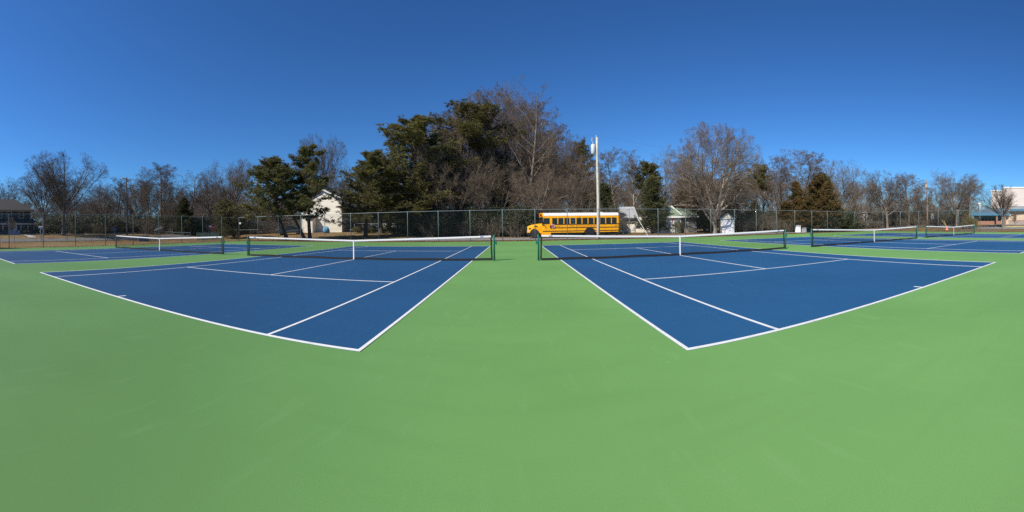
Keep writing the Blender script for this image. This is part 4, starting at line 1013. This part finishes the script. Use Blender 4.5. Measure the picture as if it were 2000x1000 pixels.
def conifer(key, seed, H, r, n1, t0, prof, ang, drop, nsub, ntuft, nn, ln, wd, m_f, stems=None, flat=.7, spread=.8, up2=.1):
    rng = np.random.default_rng(seed)
    stems = stems or [((0, 0, -.3), UP, H, r)]
    W, CC, DD = [], [], []
    for (b, d, h, rr_) in stems:
        P = sweep(rng, np.array([b], float), np.array([d], float), np.array([h], float), 10, .035, .03); Rd = rr_ * np.linspace(1, .12, 11)[None]; Rd[:, 0] *= 1.25
        W.append(tubes(P, Rd, 8))
        t = t0 + (1 - t0) * (np.arange(n1) + rng.uniform(0, 1, n1)) / n1
        f = np.clip(t, 0, .999) * 10; i = f.astype(int); q = (f - i)[:, None]; pos = P[0, i] * (1 - q) + P[0, i + 1] * q
        az = np.arange(n1) * 2.39996 + rng.normal(0, .5, n1); aa = ang(t) + rng.normal(0, .12, n1)
        dirs = np.stack([np.cos(az) * np.cos(aa), np.sin(az) * np.cos(aa), np.sin(aa)], 1)
        L1 = prof(t) * rng.uniform(.55, 1.2, n1); B = sweep(rng, pos, dirs, L1, 7, .09, drop); R1 = np.clip(.012 * L1, .012, .09)[:, None] * np.linspace(1.4, .3, 8)[None]
        W.append(tubes(B, R1, 5))
        S, Rs, Ls = grow(rng, B, R1, L1, nsub, .25, 1, .75, .25, .38, .6, 4, .14, up2, flat=flat, lt=.5); W.append(tubes(S, np.maximum(Rs, .006), 3))
        for (Q, k) in ((S, ntuft), (B, ntuft + 1)):
            N = len(Q); idx = np.repeat(np.arange(N), k); tt = rng.uniform(.35, 1, N * k); K_ = Q.shape[1] - 1
            f = np.clip(tt, 0, .999) * K_; i = f.astype(int); q = (f - i)[:, None]
            CC.append(Q[idx, i] * (1 - q) + Q[idx, i + 1] * q + rng.normal(0, .12, (N * k, 3))); DD.append(nrm(Q[idx, i + 1] - Q[idx, i]) + np.array([0, 0, .35]))
    Vn, Fn = needles(rng, np.concatenate(CC), np.concatenate(DD), nn, ln, wd, spread)
    wood = merge(W)
    PROTO[key] = dict(parts=[('trunk', np_mesh('trunk', *wood, M_pbark, True)), ('crown', np_mesh('crown', Vn, Fn, m_f))], h=Vn[:, 2].max(), w=np.percentile(Vn[:, 0], 99) - np.percentile(Vn[:, 0], 1), cx=(np.percentile(Vn[:, 0], 99) + np.percentile(Vn[:, 0], 1)) / 2)
def build_conifers():
    pa_ = lambda t: .08 + .6 * t
    pine = lambda w: (lambda t: w * np.clip((1.02 - t) / .8, .05, 1) ** .55 * np.where(t < .3, .8, 1))
    PN = (.03, 12, 5, 15, .27, .046, M_needle)
    conifer('pine', 2, 14, .19, 58, .17, pine(4.7), pa_, *PN)
    conifer('pine2', 12, 15, .20, 62, .14, pine(4.6), pa_, *PN)
    conifer('pine_twin', 22, 12, .22, 32, .27, pine(4.0), pa_, *PN,
            stems=[((-.1, 0, -.3), (-.27, .1, 1), 11.3, .17), ((.25, 0, -.3), (-.02, -.05, 1), 12.2, .18)])
    conifer('pine_lean', 25, 12, .22, 46, .27, pine(4.3), pa_, *PN, stems=[((0, 0, -.3), (-.2, 0, 1), 10.4, .17)])
    # tall bole with a rounded cap of foliage
    conifer('pine_cap', 32, 15, .19, 44, .66, lambda t: 3.3 * np.clip(np.sin(PI * np.clip((t - .55) / .5, 0, 1)) ** .6, .2, 1), lambda t: .1 + .9 * (t - .66) / .34, .03, 12, 5, 15, .26, .046, M_needle)
    cone = lambda w: (lambda t: w * (1 - t) ** .8 + .25)
    conifer('cedar', 42, 9, .17, 130, .03, cone(2.5), lambda t: .35 + .5 * t, .05, 8, 5, 12, .18, .045, M_cedar, flat=.9, spread=.7, up2=.2)
    conifer('bronze_cedar', 52, 9, .17, 130, .03, cone(2.7), lambda t: .45 + .5 * t, .07, 8, 5, 12, .18, .045, M_bronze, flat=.9, spread=.7, up2=.25)
    conifer('round_cedar', 62, 6, .16, 90, .03, lambda t: 2.7 * np.sqrt(np.clip(1 - t * t, .05, 1)), lambda t: .15 + .9 * t, .04, 7, 4, 12, .17, .042, M_leafo, flat=.9, spread=.8, up2=.2)
def build_shrubs():
    for key, seed, m, a, h, n, s in (('shrub', 5, M_leaf, 1.5, 2.6, 46, .07), ('shrub2', 15, M_leaf, 1.8, 3.4, 52, .07), ('olive_shrub', 25, M_leafo, 1.6, 2.8, 44, .065), ('dome', 35, M_box, 2.6, 2.4, 150, .05)):
        rng = np.random.default_rng(seed); c = []
        for _ in range(n):
            d = nrm(rng.normal(0, 1, 3)); rr_ = rng.uniform(.35, 1) ** .5
            if key == 'dome': d[2] = abs(d[2]); rr_ = rng.uniform(.8, 1)
            cc = np.array([d[0] * a * rr_, d[1] * a * .8 * rr_, h * .5 + d[2] * h * .48 * rr_] if key != 'dome' else [d[0] * a * rr_, d[1] * a * rr_, .25 + d[2] * h * .85 * rr_])
            k = 90; c.append(cc + rng.normal(0, .22 if key != 'dome' else .2, (k, 3)))
        P = np.concatenate(c); P[:, 2] = np.abs(P[:, 2]); L_ = leaves(rng, P, s)
        st = [((rng.uniform(-.4, .4), rng.uniform(-.4, .4), -.1), (rng.uniform(-.5, .5), rng.uniform(-.5, .5), 1), h * .8, .03, 4, .08, 0, .4) for _ in range(7)]
        (wd_, tw_) = bare_tree(seed, st, [lv(5, .2, 1, .7, .5, .6, 3, .12, .02), lv(4, .2, 1, .7, .5, .6, 3, .12, .02), lv(3, .2, 1, .7, .5, .7, 2, .12, .02)])
        W = merge([wd_, tw_])
        PROTO[key] = dict(parts=[('stems', np_mesh('stems', *W, M_bark)), ('foliage', np_mesh('foliage', *L_, m))], h=np.percentile(P[:, 2], 99.5), w=np.percentile(P[:, 0], 99) - np.percentile(P[:, 0], 1), cx=0)
build_protos(); build_conifers(); build_shrubs()
LMK = [(-60, 70, 'behind the dark grey house'), (70, 180, 'behind the big fan-shaped tree'), (180, 270, 'around the dark utility pole'), (270, 345, 'right of the dark utility pole'), (345, 440, 'around the small dark cedar'),
       (440, 540, 'behind the golden round evergreen'), (540, 640, 'behind the twin-trunked pine'), (640, 740, 'right of the cream house'), (740, 860, 'below the tall dense pine'), (860, 960, 'below the ragged pine'), (960, 1045, 'left of the bus front'),
       (1045, 1110, 'behind the front half of the bus'), (1110, 1175, 'behind the rear half of the bus'), (1175, 1250, 'around the white garage'), (1250, 1340, 'around the green-roofed house'), (1340, 1450, 'behind the great oak'),
       (1450, 1545, 'between the shed and the bronze cedars'), (1545, 1650, 'around the bronze cedars'), (1650, 1720, 'around the distant white house'), (1720, 1800, 'left of the slim brown pole'), (1800, 1860, 'right of the slim brown pole'), (1860, 1960, 'left of the school')]
def landmark(px): return next((t for a, b, t in LMK if a <= px < b), 'at the picture edge')
RT = random.Random(77)
def plant(name, label, cat, key, px, r, top, wpx=None, group=None, rz=None, mirror=False, base=None):
    """a copy of a prototype whose foot stands on the ground at column px, r metres off; its top reaches row `top`"""
    x, y = gp(px, r); z = terr(x, y); pr = PROTO[key]
    H = zat(px, top, r) - z; sz = H / pr['h']; sx = (wpx / CF * r) / pr['w'] if wpx else sz
    sx = min(max(sx, sz * .6), sz * 2.2)
    if rz is None: rz = RT.uniform(0, 2 * PI)
    o = thing(name, label, cat, (x, y, z), rz, group); o.scale = (sx * (-1 if mirror else 1), sx, sz)
    for nm, me in pr['parts']: inst(nm, me, o)
    return o
def face(px): return -(px - 1000) / CF          # turn a tree so that its drawn side faces the camera
BT = 'bare_tree'
# ---- left side
plant(BT, 'bare tree at the left picture edge behind the dark grey house', 'tree', 'oak2', 8, 88, 343, 70)
plant('pine_tree', 'dark pine top showing above the roof at the left picture edge', 'tree', 'pine', -4, 82, 372, 60)
plant(BT, 'smaller bare tree between the dark grey house and the big fan-shaped tree', 'tree', 'vase', 86, 62, 336, 95, rz=1.2)
plant(BT, 'big bare fan-shaped tree on the lawn right of the dark grey house', 'tree', 'vase', 124, 62, 296, 135, rz=.4)
G1 = 'bare trees of the left wood'
for px, r, top, wp, key, lab in ((200, 80, 352, 70, 'oak', 'bare rounded tree left of the dark utility pole'), (228, 84, 344, 60, 'tall3', 'bare narrow tree just left of the dark utility pole'), (268, 78, 344, 60, 'oak2', 'bare tree just right of the dark utility pole'),
                                 (313, 70, 318, 82, 'tall', 'tallest bare tree between the dark pole and the small dark cedar'), (291, 76, 326, 60, 'oak', 'bare tree with a bent top right of the dark utility pole'),
                                 (347, 82, 352, 60, 'oak2', 'low bare tree left of the small dark cedar'), (372, 69, 330, 56, 'sparse', 'thin open bare tree right behind the small dark cedar'), (413, 70, 326, 82, 'oak', 'bare dome-shaped tree right of the small dark cedar'),
                                 (452, 72, 310, 88, 'vase', 'tallest bare tree behind the golden round evergreen'), (483, 80, 350, 60, 'oak2', 'low bare tree left of the leaning pine')):
    plant(BT, lab, 'tree', key, px, r, top, wp, G1)
plant('cedar_tree', 'small dark conical cedar beyond the left low fences', 'tree', 'cedar', 362, 66, 384, 44)
plant('cedar_tree', 'golden round evergreen left of the leaning pine', 'tree', 'round_cedar', 457, 60, 386, 72)
# ---- pines round the cream house
plant('pine_tree', 'leaning pine on the left of the cream house', 'tree', 'pine_lean', 562, 49, 300, 165, rz=face(560))
plant('pine_tree', 'twin-trunked pine standing before the left half of the cream house', 'tree', 'pine_twin', 600, 48.5, 281, 128, rz=face(600))
plant(BT, 'bare fan-shaped tree rising behind the cream house roof', 'tree', 'vase', 628, 84, 263, 84)
plant(BT, 'bare tree just right of the cream house roof', 'tree', 'sprawl', 668, 80, 320, 60)
plant('pine_tree', 'medium pine overlapping the right wall of the cream house', 'tree', 'pine', 714, 50, 294, 150)
plant('pine_tree', 'tall dense pine left of the central bare trees', 'tree', 'pine2', 788, 53, 220, 195)
plant('pine_tree', 'lower pine filling the gap right of the tall dense pine', 'tree', 'pine2', 745, 56, 300, 160)
plant('pine_tree', 'lower pine standing before the foot of the central bare trees', 'tree', 'pine', 822, 60, 245, 170)
plant('pine_tree', 'tall pine with a ragged top among the central bare trees', 'tree', 'pine_cap', 888, 57, 188, 150)
# ---- central bare trees
G2 = 'tall bare trees behind the bus and back fence'
for px, r, top, wp, key, lab in ((850, 54, 248, 130, 'sprawl', 'sprawling many-stemmed bare tree in front of the tall ragged pine'), (925, 57, 178, 110, 'ivy', 'tall bare tree with two ivy-clad trunks right of the ragged pine'),
                                 (905, 66, 196, 90, 'tall', 'tall bare tree behind the ragged pine'), (968, 60, 166, 92, 'tall3', 'tall bare tree between the ivy-clad tree and the tallest tree'), (990, 68, 176, 80, 'tall', 'bare tree behind, left of the tallest tree'),
                                 (1027, 56, 147, 118, 'sparse', 'tallest bare tree with an open pale crown left of the bus front'), (1075, 62, 236, 100, 'oak', 'bare rounded tree rising behind the front half of the bus'),
                                 (1113, 66, 258, 80, 'oak2', 'bare rounded tree behind the middle of the bus'), (1048, 52, 318, 120, 'sprawl', 'low sprawling bare tree behind the hood of the bus'), (1100, 54, 330, 110, 'sprawl', 'low sprawling bare tree behind the middle of the bus'),
                                 (945, 72, 190, 90, 'tall2', 'bare tree with pale bark behind the ivy-clad tree'), (872, 70, 222, 90, 'tall3', 'bare tree behind the sprawling many-stemmed tree'), (1008, 72, 178, 100, 'tall2', 'pale bare tree just left of the tallest tree'), (1048, 74, 196, 100, 'tall', 'bare tree just right of the tallest tree'), (1060, 58, 255, 110, 'oak2', 'rounded bare tree rising behind the cab of the bus'), (1092, 72, 246, 90, 'tall3', 'narrow bare tree behind the middle of the bus'), (960, 54, 300, 130, 'sprawl', 'low sprawling bare tree left of the bus front'), (1040, 66, 215, 100, 'tall2', 'bare tree close behind the tallest tree'), (985, 64, 200, 110, 'oak2', 'rounded bare tree between the ivy-clad tree and the bus'), (915, 62, 215, 110, 'oak', 'rounded bare tree close behind the ivy-clad trunks'), (905, 53, 322, 120, 'sprawl', 'low sprawling bare tree at the foot of the ragged pine'), (1130, 60, 300, 90, 'sprawl', 'low bare tree just left of the pale utility pole')):
    plant(BT, lab, 'tree', key, px, r, top, wp, G2)
plant('cedar_tree', 'dark evergreen at the foot of the tallest bare tree', 'tree', 'cedar', 990, 59, 300, 66)
plant('pine_tree', 'pine with a round cap of needles just left of the pale utility pole', 'tree', 'pine_cap', 1149, 68, 270, 48)
plant('cedar_tree', 'dark evergreen behind the pale utility pole', 'tree', 'cedar', 1174, 57, 356, 60)
plant('cedar_tree', 'dark evergreen behind the middle of the bus roof', 'tree', 'cedar', 1140, 60, 372, 60)
# ---- right side
G3 = 'bare trees of the right wood'
for px, r, top, wp, key, lab in ((1205, 66, 289, 72, 'tall3', 'bare tree just right of the pale utility pole'), (1238, 74, 292, 60, 'tall2', 'bare tree left of the pine with a flat cap'), (1296, 72, 288, 80, 'oak', 'bare rounded tree right of the pine with a flat cap'),
                                 (1345, 82, 300, 70, 'tall', 'bare tree behind the left side of the great double-leader oak'), (1438, 64, 336, 96, 'sprawl', 'low bare tree with pale stems right of the garden shed'),
                                 (1492, 80, 318, 60, 'tall', 'thin bare tree well right of the garden shed'), (1520, 72, 302, 66, 'tall3', 'bare tree left of the bronze cedars'), (1562, 70, 286, 96, 'tall2', 'tallest bare tree behind the bronze cedars'),
                                 (1612, 76, 306, 70, 'oak2', 'bare tree directly behind the bronze cedars'), (1650, 66, 307, 112, 'oak', 'wide bare tree right of the bronze cedars'), (1690, 86, 348, 60, 'oak2', 'low bare tree behind the distant white gabled house'),
                                 (1733, 76, 333, 92, 'vase', 'bare fan-shaped tree right of the distant white gabled house'), (1775, 82, 340, 66, 'tall3', 'bare tree left of the slim brown pole'), (1798, 86, 350, 50, 'oak', 'low bare tree just left of the slim brown pole'),
                                 (1833, 76, 328, 44, 'sparse', 'thin pale bare tree just right of the slim brown pole'), (1868, 72, 334, 84, 'vase', 'bare tree behind the round clipped shrub'), (1893, 84, 350, 66, 'tall', 'bare tree left of the school entrance')):
    plant(BT, lab, 'tree', key, px, r, top, wp, G3)
plant(BT, 'great bare oak with two leaders standing beside the garden shed', 'tree', 'twin', 1397, 54.5, 231, 184, rz=face(1400))
plant('street_tree', 'small bare tree with a brush-shaped crown before the school', 'tree', 'brush', 1959, 70, 358, 92, rz=.5)
plant('street_tree', 'tiny bare sapling before the peach school wall', 'tree', 'brush', 1982, 72, 414, 14, rz=.5)
plant('pine_tree', 'pine with a flat cap of needles above the white garage', 'tree', 'pine_cap', 1258, 66, 308, 56)
plant('pine_tree', 'slender brownish pine right of the great oak', 'tree', 'pine_cap', 1474, 72, 314, 44)
plant('cedar_tree', 'dark conical cedar between the white garage and the green-roofed house', 'tree', 'cedar', 1274, 57, 342, 58)
plant('cedar_tree', 'broad dark evergreen between the green-roofed house and the shed', 'tree', 'cedar', 1376, 61, 362, 56)
plant('cedar_tree', 'dark evergreen behind the green-roofed house', 'tree', 'cedar', 1335, 76, 352, 60)
plant('cedar_tree', 'dark evergreen behind the garden shed', 'tree', 'cedar', 1432, 70, 384, 46)
G4 = 'bronze cedars behind the white cabinet'
for px, r, top, wp, lab in ((1558, 60, 352, 56, 'narrow bronze cedar, leftmost of the bronze cedars'), (1596, 61, 340, 84, 'broad bronze cedar, tallest of the bronze cedars'), (1616, 59, 352, 60, 'narrow bronze cedar, rightmost of the tall bronze cedars'), (1578, 57, 384, 70, 'low bronze cedar in front of the tall bronze cedars'), (1638, 61, 398, 50, 'lowest bronze cedar at the right end of its row'), (1535, 60, 392, 50, 'low bronze cedar at the left end of its row')):
    plant('cedar_tree', lab, 'tree', 'bronze_cedar', px, r, top, wp, G4)
plant('cedar_tree', 'dark green evergreen rising behind the bronze cedars', 'tree', 'cedar', 1600, 68, 335, 70)
plant('clipped_shrub', 'round clipped shrub left of the school entrance', 'shrub', 'dome', 1895, 70, 423.5, 32)
# ---- the wood behind: individuals that nothing tells apart
RB = random.Random(21)
def wood_profile(px):
    pts = [(-40, 366), (170, 362), (330, 345), (480, 356), (560, 370), (640, 350), (760, 330), (900, 285), (1060, 280), (1180, 330), (1300, 325), (1500, 328), (1640, 345), (1760, 358), (1880, 368), (1930, 395)]
    for (a, b), (c, d) in zip(pts, pts[1:]):
        if a <= px <= c: return b + (d - b) * (px - a) / (c - a)
    return 370
keys = ['tall', 'tall2', 'tall3', 'oak', 'oak2', 'sprawl']
for k in range(120):
    px = -30 + (1925 + 30) * (k + RB.uniform(0, .9)) / 120; r = RB.uniform(88, 125); lm = landmark(px)
    plant(BT, f'distant bare tree in the wood {lm}', 'tree', RB.choice(keys), px, r, wood_profile(px) + RB.uniform(-4, 34), None, f'distant trees {lm}')
for k in range(26):
    px = 170 + 1680 * (k + RB.uniform(0, .9)) / 26; r = RB.uniform(84, 105); lm = landmark(px)
    if 585 < px < 690: continue
    plant('cedar_tree', f'distant dark evergreen low in the wood {lm}', 'tree', 'cedar', px, r, RB.uniform(385, 412), RB.uniform(30, 44), f'distant evergreens {lm}')
# ---- undergrowth
def rowof(name, lab, cat, keys_, x0, x1, n, r0, r1, t0, t1, grp, w0=34, w1=60, avoid=()):
    for k in range(n):
        px = x0 + (x1 - x0) * (k + RB.uniform(.1, .9)) / n
        if any(a < px < b for a, b in avoid): continue
        lm = landmark(px); plant(name, f'{lab} {lm}', cat, RB.choice(keys_), px, RB.uniform(r0, r1), RB.uniform(t0, t1), RB.uniform(w0, w1), f'{lab} {lm}')
rowof('evergreen_shrub', 'dark green shrub in the undergrowth', 'shrub', ['shrub', 'shrub2', 'olive_shrub'], 70, 495, 34, 68, 80, 418, 436, 'undergrowth beyond the left fence')
rowof('evergreen_shrub', 'dark green shrub in the undergrowth', 'shrub', ['shrub', 'shrub2', 'shrub2'], 785, 1060, 34, 50, 60, 396, 424, 'undergrowth left of the bus', 44, 70)
rowof('evergreen_shrub', 'dark green shrub', 'shrub', ['shrub', 'shrub2'], 690, 790, 9, 66, 74, 418, 436, 'shrubs right of the cream house')
rowof('evergreen_shrub', 'tall dark green shrub', 'shrub', ['shrub', 'shrub2'], 1060, 1203, 18, 52, 60, 398, 426, 'undergrowth behind the bus', 40, 66)
rowof('evergreen_shrub', 'dark olive hedge shrub', 'shrub', ['olive_shrub', 'shrub', 'shrub2'], 1448, 1560, 18, 58, 68, 410, 428, 'hedge between the shed and the cabinet', 36, 56)
rowof('evergreen_shrub', 'dark olive hedge shrub', 'shrub', ['olive_shrub', 'shrub', 'shrub2'], 1560, 1670, 18, 58, 64, 408, 428, 'hedge right of the white cabinet', 36, 56)
rowof('evergreen_shrub', 'small dark olive shrub', 'shrub', ['olive_shrub', 'shrub', 'shrub2'], 1715, 1885, 22, 82, 92, 412, 426, 'undergrowth near the brown pole', 24, 40)
rowof('bare_thicket', 'brown leafless thicket', 'bush', ['thicket'], 180, 500, 22, 64, 74, 410, 432, 'thickets beyond the left fence', 34, 50)
rowof('bare_thicket', 'brown leafless thicket', 'bush', ['thicket'], 800, 1060, 22, 49, 54, 408, 440, 'thickets left of the bus', 40, 64)
rowof('bare_thicket', 'tall brown leafless thicket', 'bush', ['thicket'], 1060, 1205, 14, 49, 54, 372, 410, 'thickets behind the bus', 50, 80)
rowof('bare_thicket', 'brown leafless thicket', 'bush', ['thicket'], 1445, 1540, 12, 56, 62, 404, 430, 'thickets right of the shed', 34, 54)
rowof('bare_thicket', 'pale brown leafless thicket', 'bush', ['thicket'], 1640, 1900, 26, 74, 92, 402, 424, 'thickets near the white cottage', 30, 44)
rowof('bare_thicket', 'brown leafless thicket', 'bush', ['thicket'], 500, 590, 9, 66, 76, 408, 430, 'thickets left of the cream house', 30, 50)
rowof('bare_thicket', 'leafless thicket low in the distant wood', 'bush', ['thicket'], 70, 600, 34, 84, 100, 368, 398, 'far thickets left of the cream house', 50, 80)
rowof('bare_thicket', 'leafless thicket low in the distant wood', 'bush', ['thicket'], 1180, 1890, 44, 84, 100, 366, 394, 'far thickets right of the pale pole', 50, 80)
rowof('evergreen_shrub', 'low dark shrub on the lawn', 'shrub', ['shrub', 'olive_shrub'], 690, 790, 6, 58, 62, 437, 446, 'shrubs before the wing', 20, 34)
plant('street_tree', 'thin bare sapling on the lawn before the dark grey house', 'tree', 'brush', 22, 60, 424, 26, rz=.9)
plant('evergreen_shrub', 'bushy yellow-green shrub against the green-roofed house', 'shrub', 'olive_shrub', 1327, 56.5, 430, 18)
plant('bare_thicket', 'pale dry bush against the right corner of the green-roofed house', 'bush', 'thicket', 1347, 56, 432, 22)
plant('evergreen_shrub', 'dark shrub before the porch of the dark grey house', 'shrub', 'shrub', 50, 66, 449, 14)
plant('evergreen_shrub', 'tall dark shrub at the right corner of the dark grey house', 'shrub', 'shrub2', 66, 70, 432, 16)
plant('evergreen_shrub', 'round dark shrub at the foot of the big fan-shaped tree', 'shrub', 'shrub2', 160, 64, 430, 40)
